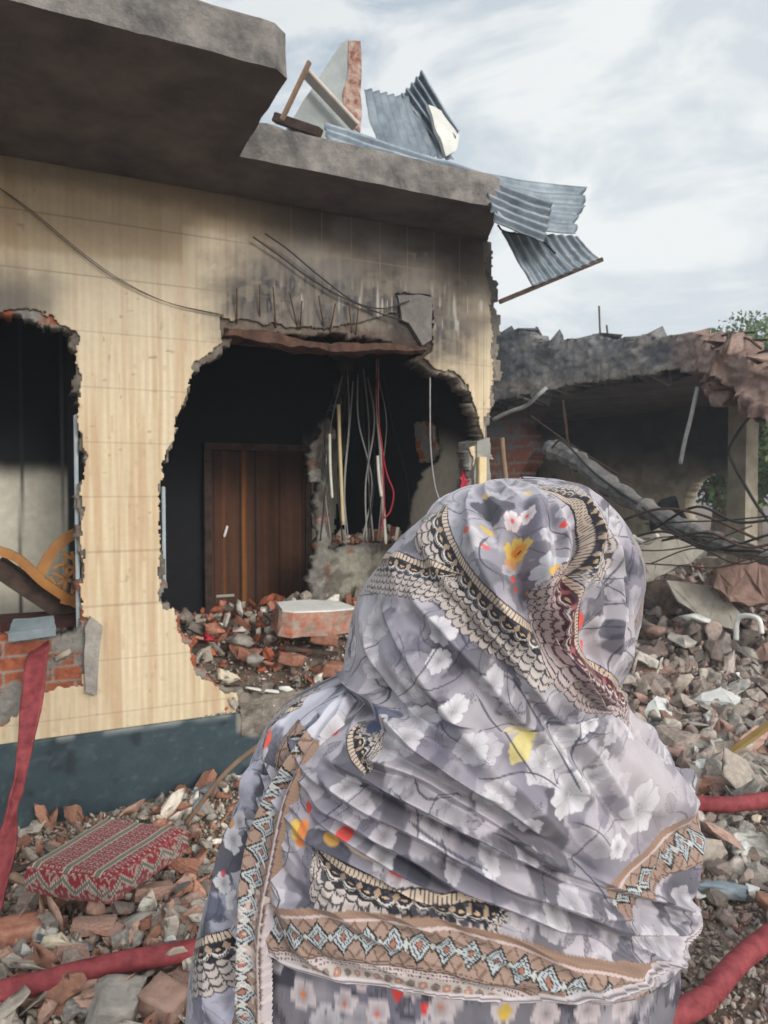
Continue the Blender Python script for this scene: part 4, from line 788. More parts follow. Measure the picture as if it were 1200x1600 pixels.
# ============================================================ cushion
def cushion():
    P=[pt(42,1356,2.9),pt(165,1280,3.3),pt(290,1297,3.2),pt(172,1374,2.83)]
    c=sum((np.array(p) for p in P))/4; z0=float(gz(c[0],c[1]))+.1; n=150
    U,V=np.meshgrid(np.linspace(0,1,n),np.linspace(0,1,n)); a,b,cc,d=[np.array(p) for p in P]
    Pm=a*((1-U)*(1-V))[...,None]+b*((1-U)*V)[...,None]+cc*(U*V)[...,None]+d*(U*(1-V))[...,None]
    e=np.minimum(np.minimum(U,1-U),np.minimum(V,1-V)); Pm[...,2]+=.016*sst(0,.06,e)**.7+.012*(fbm(U*3,V*3,181)-.5)
    LU=np.linalg.norm(d-a); LV=np.linalg.norm(b-a)
    u=U*LU; v=V*LV
    def pat(u,v,side=False):
        c=np.ones(u.shape+(3,))*np.array([.34,.27,.23]); s=.135; q=(u/s+.25)%1
        if side:
            z=abs((u/.11)%1-.5)*2; st=abs(v-.02-.05*z); c=mixc(c,vn(u/.009,v/.009,184)>.38,(.22,.012,.022)); c=mixc(c,st<.009,(.12,.13,.1)); c=mixc(c,(st>.009)&(st<.014),(.5,.45,.4)); return c
        r=((v/.03)%1); chain=(abs(((u/.028)%1)-.5)-.2)**2*6+((r-.5)**2)*5; c=mixc(c,(chain<.62)&(chain>.12),(.21,.012,.025)); c=mixc(c,(r<.2)|(r>.82),(.19,.012,.022)); c=mixc(c,.75*(((u/.014).astype(int)%2)==0)*(r<.14),(.5,.42,.36))
        g=abs(q-.5)<.085; c=mixc(c,abs(q-.5)<.12,(.5,.44,.36)); c=mixc(c,g,(.13,.14,.1)); return c
    C=pat(u,v)
    VV=[Pm.reshape(-1,3)];CC=[C.reshape(-1,3)]; idx=np.arange(n*n).reshape(n,n)
    FF=[np.stack([idx[:-1,:-1],idx[:-1,1:],idx[1:,1:],idx[1:,:-1]],-1).reshape(-1,4)]; b0=n*n
    ctr=c.copy()
    for ed in (np.stack([idx[0,:]]),np.stack([idx[::-1,0]]),np.stack([idx[-1,::-1]]),np.stack([idx[:,-1]])):
        e=ed[0]; top=Pm.reshape(-1,3)[e]; m_=14; hh=.10; t=np.linspace(0,1,m_)
        o_=top-ctr; o_[:,2]=0; o_/=np.linalg.norm(o_,axis=1)[:,None]; ss=np.concatenate([[0],np.cumsum(np.linalg.norm(np.diff(top,axis=0),axis=1))])
        S=top[None]+o_[None]*(.010*np.sin(t*math.pi))[:,None,None]+np.array([0,0,-1.])*(hh*t)[:,None,None]+0; VV.append(S.reshape(-1,3)); CC.append(pat(np.tile(ss,(m_,1)),np.tile((hh*t)[:,None],(1,n)),True).reshape(-1,3))
        ii=np.arange(m_*n).reshape(m_,n)+b0; FF.append(np.stack([ii[:-1,:-1],ii[1:,:-1],ii[1:,1:],ii[:-1,1:]],-1).reshape(-1,4)); b0+=m_*n
    o=mk('cushion',np.concatenate(VV),np.concatenate(FF),mat('woven_fabric',(.8,.8,.8),W1,60,.95,.5,300,attr=True,sheen=.2),cols=np.concatenate(CC),smooth=True); tag(o,'red and cream patterned seat cushion lying on the rubble against the dark plinth','cushion'); return o
cushion()
def stick(P,r,lab,m): tube('wood_stick',[pt(*p) for p in P],r,m,label=lab,cat='stick',seg=6)
stick([(20,1362,3.05),(50,1352,3.05),(84,1346,3.0)],.014,'dark stick poking over the left corner of the cushion',M['dwood'])
stick([(18,1368,2.98),(60,1385,2.95),(110,1402,2.9)],.018,'brown stick lying below the left corner of the cushion',M['gwood'])
# ============================================================ the woman in a printed headscarf
D0=.88; PXM=.00066
GROUNDP=float(gz(.1,.9))
person=empty('person',(.10,D0,GROUNDP),0,'person seen from behind, wrapped in a lavender-grey floral headscarf and shawl with patterned borders','person')
TB=np.array([ # py, L, R, ry, cx(px), power
 (749.5,822,838,.006,826,2),(751,796,864,.03,824,2),(756,766,890,.055,820,2),(766,730,914,.08,815,2),(782,700,938,.102,808,2),(806,668,958,.123,800,2),(835,636,976,.138,795,2),(870,603,996,.148,790,2),
 (910,576,1000,.153,786,2),(955,559,993,.156,780,2),(1000,552,987,.156,776,2),(1035,551,970,.152,768,2),(1060,553,960,.146,756,2),(1074,542,962,.145,748,2.05),(1084,508,970,.147,742,2.1),(1100,468,978,.15,735,2.15),(1125,433,992,.154,728,2.2),(1150,414,1014,.157,722,2.25),
 (1190,397,1050,.162,716,2.3),(1240,382,1078,.167,712,2.3),(1300,358,1088,.17,708,2.3),(1370,336,1083,.172,705,2.25),(1440,315,1082,.173,703,2.2),(1500,302,1084,.174,700,2.2),(1560,296,1066,.175,698,2.2),(1640,288,1050,.18,695,2.1),(1760,285,1052,.185,690,2),(2050,270,1060,.2,680,2),(2500,255,1080,.22,670,2),(2980,245,1090,.24,665,2)],float)
def zrow(py): return pt_z(py)
def pt_z(py): d=ray(700,py); return CZ+d[2]*(D0/d[1])
def wx(px): return (px-600)/F*D0*1.0
def rowcurve(n_oversample=4000):
    py=TB[:,0]; z=np.array([pt_z(p) for p in py]); L_=(TB[:,1]-600)/F; Rr=(TB[:,2]-600)/F; cx=(TB[:,4]-600)/F*D0; ry=TB[:,3]
    cosd=lambda t:D0/np.sqrt(1)
    # silhouette correction: tangent ray to an ellipse
    k=np.sqrt(np.maximum(D0**2-ry**2,.1)); rl=cx-L_*k; rr=Rr*k-cx
    P=np.stack([z,rl,rr,ry,cx,TB[:,5]],1)
    s=np.concatenate([[0],np.cumsum(np.sqrt(np.diff(z)**2+.5*np.diff(rl)**2+.5*np.diff(rr)**2+np.diff(ry)**2*.6))])
    t=np.linspace(0,s[-1],n_oversample); Q=np.stack([np.interp(t,s,P[:,k]) for k in range(6)],1)
    w_=25; ker=np.hanning(2*w_+1); ker/=ker.sum()
    Qs=np.stack([np.convolve(np.pad(Q[:,k],w_,mode='reflect',reflect_type='odd'),ker,'valid') for k in range(6)],1)
    b=np.clip(np.arange(n_oversample)/120.,0,1)[:,None]; Qs=Q*(1-b)+Qs*b; return t,Qs
TT,QQ=rowcurve()
def base(t,phi):
    """t: row parameter (m), phi: angle, 0 = back towards the camera, + = to the right"""
    q=[np.interp(t,TT,QQ[:,k]) for k in range(6)]; z,rl,rr,ry,cx,pw=[a[:,None] for a in q]
    s=np.sin(phi)[None];c=np.cos(phi)[None]; e=2/pw
    r=np.where(s>0,rr,rl); x=cx+r*np.sign(s)*np.abs(s)**e; y=D0-ry*np.sign(c)*np.abs(c)**e
    return np.stack([x,y,np.broadcast_to(z,x.shape)],-1)
PH=np.concatenate([np.linspace(-math.pi,-1.85,70)[:-1],np.linspace(-1.85,1.85,780),np.linspace(1.85,math.pi,70)[1:]])
jc=int(np.argmin(abs(PH)))
def makegrid(t0,t1,step):
    t=np.linspace(t0,t1,int((t1-t0)/step)+1); P=base(t,PH); du=np.linalg.norm(np.diff(P,axis=1),axis=2); U=np.concatenate([np.zeros((len(t),1)),np.cumsum(du,1)],1); U-=U[:,jc:jc+1]
    return t,P,U
def tOfPy(py): z=pt_z(py); return float(np.interp(-z,-QQ[:,0],TT))
# v coordinate: arc length along the centre column
_c=base(TT,np.array([0.,1e-6]))[:,0]; VV_=np.concatenate([[0],np.cumsum(np.linalg.norm(np.diff(_c,axis=0),axis=1))])
# lookup pixel -> (u,v)
_t=np.linspace(0.0005,tOfPy(1900),520); _ph=np.linspace(-1.75,1.75,420); _P=base(_t,_ph); _du=np.linalg.norm(np.diff(_P,axis=1),axis=2); _U=np.concatenate([np.zeros((len(_t),1)),np.cumsum(_du,1)],1); _U-=_U[:,[210]]*.5+_U[:,[209]]*.5
_V=np.broadcast_to(np.interp(_t,TT,VV_)[:,None],_U.shape); _x,_y=proj(_P); _n=np.cross(np.gradient(_P,axis=1),np.gradient(_P,axis=0)); _fac=np.einsum('ijk,ijk->ij',_n,CAM-_P); _sg=np.sign(_fac[300,210]); _vis=(_fac*_sg)>-1e-9
def uv(px,py):
    d=(_x-px)**2+(_y-py)**2+np.where(_vis,0,400.); i=np.argmin(d); return np.array([_U.flat[i],_V.flat[i]])
def uvs(P): return [uv(*p) for p in P]
def sdist(u,v,C,margin):
    """signed distance and arc length to polyline C; only where within margin. returns idx,s,d,total"""
    lo=C.min(0)-margin;hi=C.max(0)+margin; I=np.nonzero((u>lo[0])&(u<hi[0])&(v>lo[1])&(v<hi[1]))[0]
    uu=u[I];vv=v[I]; best=np.full(len(I),1e9);S=np.zeros(len(I));Dd=np.zeros(len(I)); seg=np.diff(C,axis=0);L_=np.linalg.norm(seg,axis=1);cum=np.concatenate([[0],np.cumsum(L_)])
    for k in range(len(seg)):
        if L_[k]<1e-6: continue
        tx,ty=seg[k]/L_[k]; a=uu-C[k,0];b=vv-C[k,1]; t=a*tx+b*ty; tc_=np.clip(t,0,L_[k]); e=np.hypot(a-tc_*tx,b-tc_*ty); m=e<best
        best[m]=e[m];S[m]=cum[k]+(t[m] if k in(0,len(seg)-1) else tc_[m]); Dd[m]=e[m]*np.sign(tx*b[m]-ty*a[m])
    return I,S,Dd,cum[-1]
def path(P,n=6): return crom(uvs(P),n)
# ---------------- folds
FOLDS=[ # kind, pixel path, width(m), height(m)
 ('flap',[(545,1062),(572,1096),(600,1132),(650,1172),(720,1216),(790,1262),(860,1312)],.045,-.013),   # hood over shawl (hood lies on the left of travel)
 ('flap',[(868,990),(905,1060),(950,1118),(1005,1172),(1060,1222),(1086,1262)],.05,.012),
 ('ridge',[(780,1190),(830,1250),(875,1300),(900,1322)],.010,.009),
 ('ridge',[(700,1120),(760,1190),(810,1262),(860,1322)],.013,.006),
 ('ridge',[(760,1080),(830,1190),(900,1270),(960,1345)],.014,.005),
 ('ridge',[(590,1135),(660,1185),(740,1225),(800,1256)],.007,.006),
 ('ridge',[(505,1180),(600,1225),(700,1275),(800,1330),(880,1362)],.006,.008),
 ('ridge',[(560,1178),(640,1206),(740,1262),(850,1332),(960,1380),(1070,1408)],.006,.008),
 ('ridge',[(495,1205),(580,1262),(680,1310),(800,1378),(900,1410),(1000,1432)],.007,.008),
 ('ridge',[(485,1240),(560,1288),(640,1330),(740,1385),(860,1432),(960,1455)],.007,.007),
 ('ridge',[(480,1262),(540,1300),(600,1335),(660,1368),(720,1395)],.006,.007),
 ('ridge',[(700,1262),(800,1312),(900,1368),(1000,1400),(1075,1412)],.005,.006),
 ('ridge',[(640,1262),(740,1300),(840,1352),(940,1392),(1070,1422)],.004,.004),
 ('ridge',[(820,1345),(900,1382),(980,1410),(1072,1430)],.005,.006),
 ('ridge',[(850,1400),(930,1430),(1000,1450),(1070,1440)],.006,.006),
 ('valley',[(600,1200),(700,1240),(790,1300),(860,1342)],.006,.007),
 ('valley',[(530,1215),(620,1262),(720,1312),(820,1368)],.006,.006),
 ('valley',[(860,1318),(900,1352),(960,1388),(1060,1414)],.007,.009),
 ('valley',[(505,1265),(580,1312),(650,1352),(720,1392)],.006,.006),
 ('flap',[(462,1300),(520,1325),(590,1360),(660,1398),(735,1412)],.022,-.006),
 ('flap',[(425,1404),(560,1413),(700,1432),(790,1452),(860,1478),(940,1494),(1010,1500)],.02,.004),
 ('flap',[(430,1500),(520,1524),(600,1536),(700,1552),(800,1556),(890,1545),(960,1528),(1020,1500),(1062,1462),(1082,1415)],.03,-.010),
 ('ridge',[(430,1497),(520,1521),(600,1533),(700,1549),(800,1553),(890,1541),(960,1524),(1020,1496),(1060,1458)],.0035,.004),
 ('ridge',[(700,1510),(800,1523),(900,1518),(980,1500),(1040,1460)],.006,.003),
 # hood
 ('ridge',[(640,915),(700,985),(780,1070),(870,1180),(930,1262)],.010,.006),
 ('valley',[(668,905),(740,985),(820,1075),(900,1175)],.009,.005),
 ('ridge',[(720,935),(790,1020),(860,1110),(930,1200),(990,1290)],.008,.006),
 ('ridge',[(600,940),(640,1010),(690,1075),(750,1140)],.009,.005),
 ('ridge',[(575,980),(600,1050),(650,1115),(710,1160)],.007,.005),
 ('valley',[(760,770),(765,830),(790,900),(835,975)],.009,.006),
 ('ridge',[(862,775),(880,820),(885,870),(870,930)],.007,.005),
 ('ridge',[(660,835),(690,900),(740,955)],.010,.004),
 ('valley',[(905,800),(912,860),(890,920),(872,975)],.006,.006),
 ('ridge',[(968,880),(974,950),(966,1010)],.004,.004),
 ('ridge',[(735,800),(745,860),(770,920),(815,985),(868,1040)],.018,.008),
 ('valley',[(800,800),(812,880),(838,950),(870,1010),(892,1050)],.013,.018),
 ('ridge',[(835,770),(850,840),(862,900),(858,960),(880,1030)],.010,.004),
 ('ridge',[(890,775),(925,815),(925,880),(895,930),(882,985),(905,1045),(950,1100)],.010,.008),
 ('valley',[(925,960),(930,1010),(948,1062)],.012,.008),
 ('ridge',[(952,820),(965,900),(962,980),(955,1050)],.010,.006),
 ('valley',[(975,850),(984,920),(975,1000),(962,1050)],.006,.006),
 ('ridge',[(690,800),(655,850),(600,900)],.016,.003),
 ('valley',[(640,860),(700,900),(760,980),(850,1050)],.022,.006),
 ('ridge',[(600,1000),(650,1060),(720,1120),(790,1190)],.02,.005),
 ('valley',[(565,1040),(620,1090),(690,1140),(760,1190)],.016,.006),
 ('ridge',[(985,1130),(1030,1165),(1070,1215)],.012,.006),
 ('valley',[(930,1100),(990,1160),(1050,1215),(1082,1250)],.008,.008),
 ('ridge',[(900,1120),(960,1190),(1020,1240),(1075,1275)],.016,.004),
 ('flap',[(1090,1268),(1080,1330),(1070,1390),(1058,1418)],.02,.006),
 ('valley',[(1010,1395),(1045,1340),(1065,1300),(1086,1275)],.01,.007),
]
FA=1.9
def displace(u,v,folds,h):
    for kind,P,w_,a in folds:
        C=path(P,5); I,S,Dd,T=sdist(u,v,C,w_*3.6+.004)
        tap=sst(-.004,.035,S)*sst(T+.004,T-.03,S)
        a=a*FA
        q=Dd/(w_*.8)
        if kind=='ridge': h[I]+=a*(np.exp(-np.abs(q)**1.6)-.75*np.exp(-((q-1.9)/1.0)**2))*tap
        elif kind=='valley': h[I]-=a*np.exp(-(Dd/w_)**2)*tap
        else:
            sg=np.sign(a); d=Dd*sg; h[I]+=abs(a)*np.where(d>-.003,np.exp(-np.maximum(d,0)/w_)*sst(-.003,.0005,d),0)*tap
    return h
# ---------------- print
LAV=np.array([.37,.352,.395]); PET=np.array([.62,.61,.65]); DK=np.array([.03,.032,.05]); MID=np.array([.155,.15,.20]); CRM=np.array([.46,.41,.39]); TAN=np.array([.28,.205,.17])
def put(c,I,k,col):
    k=np.asarray(k)[:,None]; c[I]=c[I]*(1-k)+np.asarray(col)*k
def near(u,v,cx,cy,r): return np.nonzero((abs(u-cx)<r)&(abs(v-cy)<r))[0]
def flower(c,u,v,cx,cy,r,rot=0,n=5,col=PET,alpha=.9,cen=None,edge=None,deep=.55):
    I=near(u,v,cx,cy,r*1.15)
    if not len(I): return
    a=u[I]-cx;b=v[I]-cy; rr=np.hypot(a,b)/r; th=np.arctan2(b,a)+rot; q=np.abs(np.cos(n*th/2)); pet=.70+.30*q**.38; pet*=1+.05*np.sin(th*11+cx*900)+.04*np.sin(th*3+cy*700)
    k=sst(.02,-.03,rr-pet)*alpha; shade=deep+(1-deep)*sst(.0,.8,rr/pet); vein=1-.05*sst(.3,.9,np.cos(th*n*4))*sst(.15,.5,rr)
    cc=np.asarray(col)[None]*(shade*vein)[:,None]
    if edge is not None: cc=mixc(cc,sst(.5,1.,rr/pet),edge)
    c[I]=c[I]*(1-k[:,None])+cc*k[:,None]
    ln=sst(.35,.0,q)*(rr<pet*.98)*sst(.1,.3,rr); put(c,I,ln*.38*alpha,MID*1.2); ol=np.abs(rr-pet)<.022; put(c,I,ol*.35*alpha,MID*.8)
    put(c,I,sst(.13,.03,rr)*alpha*(.6 if cen is None else 1),(.16,.15,.17) if cen is None else cen)
    if cen is not None: put(c,I,sst(.26,.14,rr)*alpha,cen)
    if cen is None: put(c,I,((np.abs(rr-.2)<.03)&(np.sin(th*9)>.2))*.7,(.25,.2,.2))
def blob(c,u,v,cx,cy,r1,r2,rot,col,al=.9,seed=0):
    I=near(u,v,cx,cy,max(r1,r2)*1.5); a=u[I]-cx;b=v[I]-cy; x=a*math.cos(rot)+b*math.sin(rot); y=-a*math.sin(rot)+b*math.cos(rot)
    q=np.hypot(x/r1,y/r2)+(.55 if max(r1,r2)<.014 else 1.3)*(fbm(u[I]*75+seed,v[I]*75,5)-.5); put(c,I,sst(1.08,.86,q)*al,np.asarray(col)*(.85+.3*fbm(u[I]*160,v[I]*160,6))[:,None])
def leaf(c,u,v,cx,cy,l,w_,rot,col,al=.85):
    I=near(u,v,cx,cy,l); a=u[I]-cx;b=v[I]-cy; x=(a*math.cos(rot)+b*math.sin(rot))/l; y=(-a*math.sin(rot)+b*math.cos(rot))/w_
    q=np.abs(y)-(1-x**2)*.5*(1+.25*x); m=(abs(x)<1); put(c,I,m*sst(.04,-.04,q)*al*(.65+.35*(np.sin(x*26+abs(y)*9)>0)),col); put(c,I,m*(abs(q)<.03)*.6,DK); put(c,I,m*(abs(y)<.03)*.5,DK)
def stroke(c,u,v,C,w_,col,al=.85):
    I,S,Dd,T=sdist(u,v,C,w_*2); tp=np.clip(np.minimum(S,T-S)/.01,.25,1); put(c,I,sst(w_*tp,w_*tp*.5,abs(Dd))*al*((S>0)&(S<T)),col)
def chain(c,u,v,C,sc=1.,flip=1,red=0,warm=0):
    I,S,Dd,T=sdist(u,v,C,.062*sc); d=Dd*flip/sc/np.clip(np.minimum(S+.004,T-S+.004)/.022,.25,1); s=S/sc; ok=(S>-.001)&(S<T+.001)
    # net of scales
    row=np.floor((d-.022)/.0085); ss=s/.012+.5*(row%2)*0; f=(ss%1); arc=((d-.022)/.0085)%1
    ed=.050+.003*np.abs(np.sin(math.pi*s/.012)); net=(d>.020)&(d<ed)&ok
    base_=CRM*(1-.25*red)*np.array([1,1-.15*red,1-.05*red]); put(c,I,net*.93,base_)
    lines=((np.abs(f-.5-.08*np.sin(arc*3))>.455)|(np.abs(arc-.82+.5*(2*f-1)**2)<.085)|(np.abs(arc-.98+.5*(2*f-1)**2)<.05))&net; put(c,I,lines*.9,(.02,.018,.022))
    put(c,I,((np.abs(d-ed)<.0007)&ok)*.9,(.03,.03,.035))
    # chain on black
    blk=(d>.0055)&(d<.021+.003*np.abs(np.sin(math.pi*s/.0145)))&ok; put(c,I,blk*.97,(.014,.014,.022)); put(c,I,(blk&(vn(s*180,d*180,201)>.72))*.5,(.1,.1,.13))
    y1=.019-.011*np.abs(np.sin(math.pi*(s/.019)))**.7*0; sc_=.0085+.0095*np.sqrt(np.clip(1-((s/.019)%1*2-1)**2,0,1)); put(c,I,((np.abs(d-sc_)<.0010)&ok&blk)*.95,(.62,.6,.58)); put(c,I,((np.abs(d-sc_-.0024)<.0005)&ok&blk)*.8,(.4,.37,.33))
    g_=(np.abs(((s/.019)+.5)%1-.5)*.019*1.0+np.abs(d-.0105)*.6)<.0036; put(c,I,(g_&ok&(d>.006))*.9,(.38,.28,.2) if not red else (.28,.1,.1)); g2=(np.abs(((s/.019))%1-.5)*.019*.45+np.abs(d-.0125)*1.3)<.0019; put(c,I,(g2&ok)*.85,(.6,.42,.25))
    # bead strip
    bd=(d>-.0035)&(d<.0055)&ok; put(c,I,bd*.96,(.55,.45,.36)); put(c,I,((np.abs((s/.0047)%1-.5)>.38)&bd)*.95,(.03,.03,.04)); put(c,I,((np.abs(d+.0035)<.0008)|(np.abs(d-.0055)<.0008))*ok*.95,(.02,.02,.03))
    if red: put(c,I,((d>.0)&(d<.03)&ok)*.12,(.35,.03,.06))
def geoband(c,u,v,C,sc=1.,flip=1,rows='full'):
    I,S,Dd,T=sdist(u,v,C,.09*sc); d=Dd*flip/sc; s=S/sc; ok=(S>-.002)&(S<T+.002)
    nz=fbm(u[I]*300,v[I]*300,210); Wd=.0815 if rows=='full' else .050; d=np.where(d>.0485,d-.007,np.where(d>.007,.007+(d-.007)*.0365/.0415,d)) if True else d; Wd=.0745 if rows=='full' else .0435
    k=(d>0)&(d<Wd)&ok; put(c,I,k*1.,TAN*1.12); put(c,I,k*.35*nz,(.2,.11,.08))
    # braid
    b=(d<.007)&k; put(c,I,b*.9,(.27,.175,.13)); put(c,I,(b&(np.sin(s*1500+d*900)>0))*.4,(.2,.13,.1)); put(c,I,((np.abs(d-.0085)<.0012)&k)*.9,(.52,.42,.42))
    # stepped diamonds
    q=.0014; per=.0285; mid=.0262; x=(s/per)%1*per-per/2; x=np.round(x/q)*q; y=np.round((d-mid)/q)*q; m=np.abs(x)+np.abs(y); z_=(np.abs(d-mid)<.0172)&k
    x2=np.abs(per/2-np.abs(x)); m2=x2+np.abs(y)
    R1=.0131; put(c,I,(z_&(m<R1))*.95,(.38,.43,.46)); put(c,I,(z_&(np.abs(m-R1)<q*1.2))*1.,(.025,.02,.02)); put(c,I,(z_&(np.abs(m-.0086)<q*.55)&((np.abs(x)<.0035)|(np.abs(y)<.0035)|(np.abs(np.abs(x)-np.abs(y))<q)))*1.,(.03,.02,.02)); put(c,I,(z_&(np.abs(m-.0046)<q*.6))*1.,(.04,.025,.03)); put(c,I,(z_&(m<.0030))*1.,(.3,.14,.10))
    cr=z_&(m>R1+q)&(((np.abs(x)<q)&(np.abs(y)<.016))|((np.abs(y)<q*.6)&(np.abs(x)>R1))); put(c,I,cr*.9,(.03,.02,.02))
    put(c,I,(z_&(m2<.0055)&(m2>.004)&(m>R1+q))*.9,(.05,.035,.03)); put(c,I,(z_&(m2<.004))*.8,(.5,.53,.52)); 
    tri=z_&(np.abs(y)>.009)&(m2>.012)&(m>R1+2*q)&(np.abs(m2-.0165)<.0009); put(c,I,tri*.8,(.12,.07,.05))
    put(c,I,((np.abs(d-.0435)<.0007)&k)*.9,(.06,.04,.04))
    if rows=='full':
        e=(d>.0445)&(d<.0525)&k; put(c,I,e*.9,(.5,.43,.43)); put(c,I,(e&(np.abs((s/.0042)%1-.5)<.27)&((np.abs(d-.0465)<.0009)|(np.abs(d-.0505)<.0009)))*.9,(.06,.045,.05))
        f=(d>.0525)&(d<.067)&k; put(c,I,f*.9,(.44,.41,.39)); ph=(s/.0135)%1; rr=np.hypot((ph-.5)*.0135,d-.0595); odd=(np.floor(s/.0135)%2)==0
        put(c,I,(f&(rr<.0052))*.85,(.2,.14,.12)); put(c,I,(f&(rr<.0042)&odd)*.9,(.42,.2,.15)); put(c,I,(f&(rr<.004)&~odd&(np.sin(s*2400)*np.sin(d*2400)>0))*.9,(.08,.06,.06)); put(c,I,(f&(rr<.0018)&odd)*.9,(.5,.42,.38))
        h_=(d>.067)&k; put(c,I,h_*.8,(.26,.16,.12)); put(c,I,(h_&(vn(s*400,d*400,212)>.55))*.8,(.5,.42,.38))
    else: put(c,I,((d>.0445-.003)&k)*.0,(.5,.43,.43))
def ground_print(u,v,seed,tone=1.,blue=0.,dense=1.):
    c=np.tile(LAV*tone,(len(u),1))*(1+np.array([-.12,-.04,.06])*blue); r=np.random.default_rng(seed)
    f=fbm(u*16,v*16,seed,4); c=mixc(c,sst(.48,.66,f)*.75*dense,MID); c=mixc(c,sst(.5,.28,fbm(u*11+9,v*11,seed+1))*.55,(.52,.49,.54))
    c=mixc(c,sst(.53,.63,fbm(u*26+3,v*26,seed+2,5))*.8*dense,MID*.42)
    g=fbm(u*55,v*55,seed+7,3); c*=(.93+.14*g)[:,None]
    lo=np.array([u.min(),v.min()]);hi=np.array([u.max(),v.max()])
    A=(hi-lo).prod()
    for k in range(int(A*420*dense)):
        x,y=r.uniform(lo,hi); leaf(c,u,v,x,y,r.uniform(.008,.020),r.uniform(.006,.011),r.uniform(0,6.3),MID*r.uniform(.3,1.3),r.uniform(.35,.8))
    for k in range(int(A*(800 if A<1 else 300))):
        x,y=r.uniform(lo,hi); fl=r.uniform(.007,.019); flower(c,u,v,x,y,fl,r.uniform(0,6),5,PET*r.uniform(.66,.98)*np.array([1,.98,1]),r.uniform(.4,.85))
    for k in range(int(A*520)):
        x,y=r.uniform(lo,hi); a=r.uniform(0,6.3); n=6; P=[np.array([x,y])]; da=r.uniform(-.5,.5)
        for _ in range(n): P.append(P[-1]+.010*np.array([math.cos(a),math.sin(a)])); a+=da
        stroke(c,u,v,np.array(P),r.uniform(.0006,.0012),DK,.8)
    for k in range(int(A*120)):
        x,y=r.uniform(lo,hi); a0=r.uniform(0,6.3)
        for q in range(5): stroke(c,u,v,np.array([[x,y],[x+.012*math.cos(a0+q*.28),y+.012*math.sin(a0+q*.28)]]),.0006,DK,.6)
    return c
YEL=(.62,.42,.08);ORG=(.62,.2,.04);RED=(.62,.06,.045)
def fl(c,u,v,px,py,r,**k): a=uv(px,py); flower(c,u,v,a[0],a[1],r*PXM*.82,**k)
def bl(c,u,v,px,py,r1,r2,rot,col,al=.9): a=uv(px,py); blob(c,u,v,a[0],a[1],r1*PXM,r2*PXM,rot,col,al)
# ---------------- headscarf mesh
tA,PA,UA=makegrid(.0004,tOfPy(1590),.00118); VA=np.broadcast_to(np.interp(tA,TT,VV_)[:,None],UA.shape)
hem=np.array(uvs([(425,1502),(520,1528),(600,1540),(740,1558),(820,1568),(900,1573),(960,1571),(1020,1556),(1060,1525),(1085,1480)])); hem=hem[np.argsort(hem[:,0])]
hemv=np.interp(UA,hem[:,0],hem[:,1]); 
u=UA.ravel();v=VA.ravel(); keep=(VA<hemv)
# face opening, on the far side
pyrow=np.interp(tA,TT,QQ[:,0]); zf0=pt_z(815);zf1=pt_z(1060); face=((pyrow<zf0)&(pyrow>zf1))[:,None]&((PH>1.75)&(PH<2.95))[None]; keep&=~face
h=np.zeros(len(u)); h=displace(u,v,FOLDS,h)
m=sst(0,.05,v-np.interp(u,*(lambda a:(a[:,0],a[:,1]))(np.array(uvs([(556,1075),(640,1170),(760,1240),(870,1320),(1060,1400)])))))
al=u*math.cos(.5)+v*math.sin(.5); ac=-u*math.sin(.5)+v*math.cos(.5)
rg_=lambda n:1-np.abs(2*n-1)
h+=m*(.012*(rg_(vn(al*4,ac*42+2*fbm(al*6,ac*6,306),301))-.5)+.0075*(rg_(vn(al*7,ac*80+1.5*fbm(al*9,ac*9,311),302))-.5)+.0018*(fbm(al*11,ac*150,307,3)-.5))
h+=(1-m)*(.0085*(rg_(vn((u-v*.5)*31+fbm(u*8,v*8,308),v*5+u*3,309))-.5)+.014*(fbm((u-v*.45)*9,v*4+u*3,303,3)-.5)+.0022*(fbm((u-v*.6)*40,v*14,304,3)-.5)+.0009*(fbm(u*120,v*60,305,2)-.5))
edge=(hemv.ravel()-v); h*=.35+.65*sst(0,.035,edge); h-=.006*sst(.004,0,edge); h*=sst(.0,.03,v)*1
du=np.gradient(PA,axis=1);dv=np.gradient(PA,axis=0); n_=np.cross(dv,du); n_/=np.linalg.norm(n_,axis=2)[...,None]+1e-12
if n_[len(tA)//2,jc,1]>0: n_=-n_
Pd=PA+n_*h.reshape(UA.shape)[...,None]
vis=np.abs(u)<.62
c=np.tile(LAV,(len(u),1)); 
Iv=np.nonzero(vis)[0]; us=u[Iv];vs=v[Iv]; cs=ground_print(us,vs,400,1.0,0,1.0)
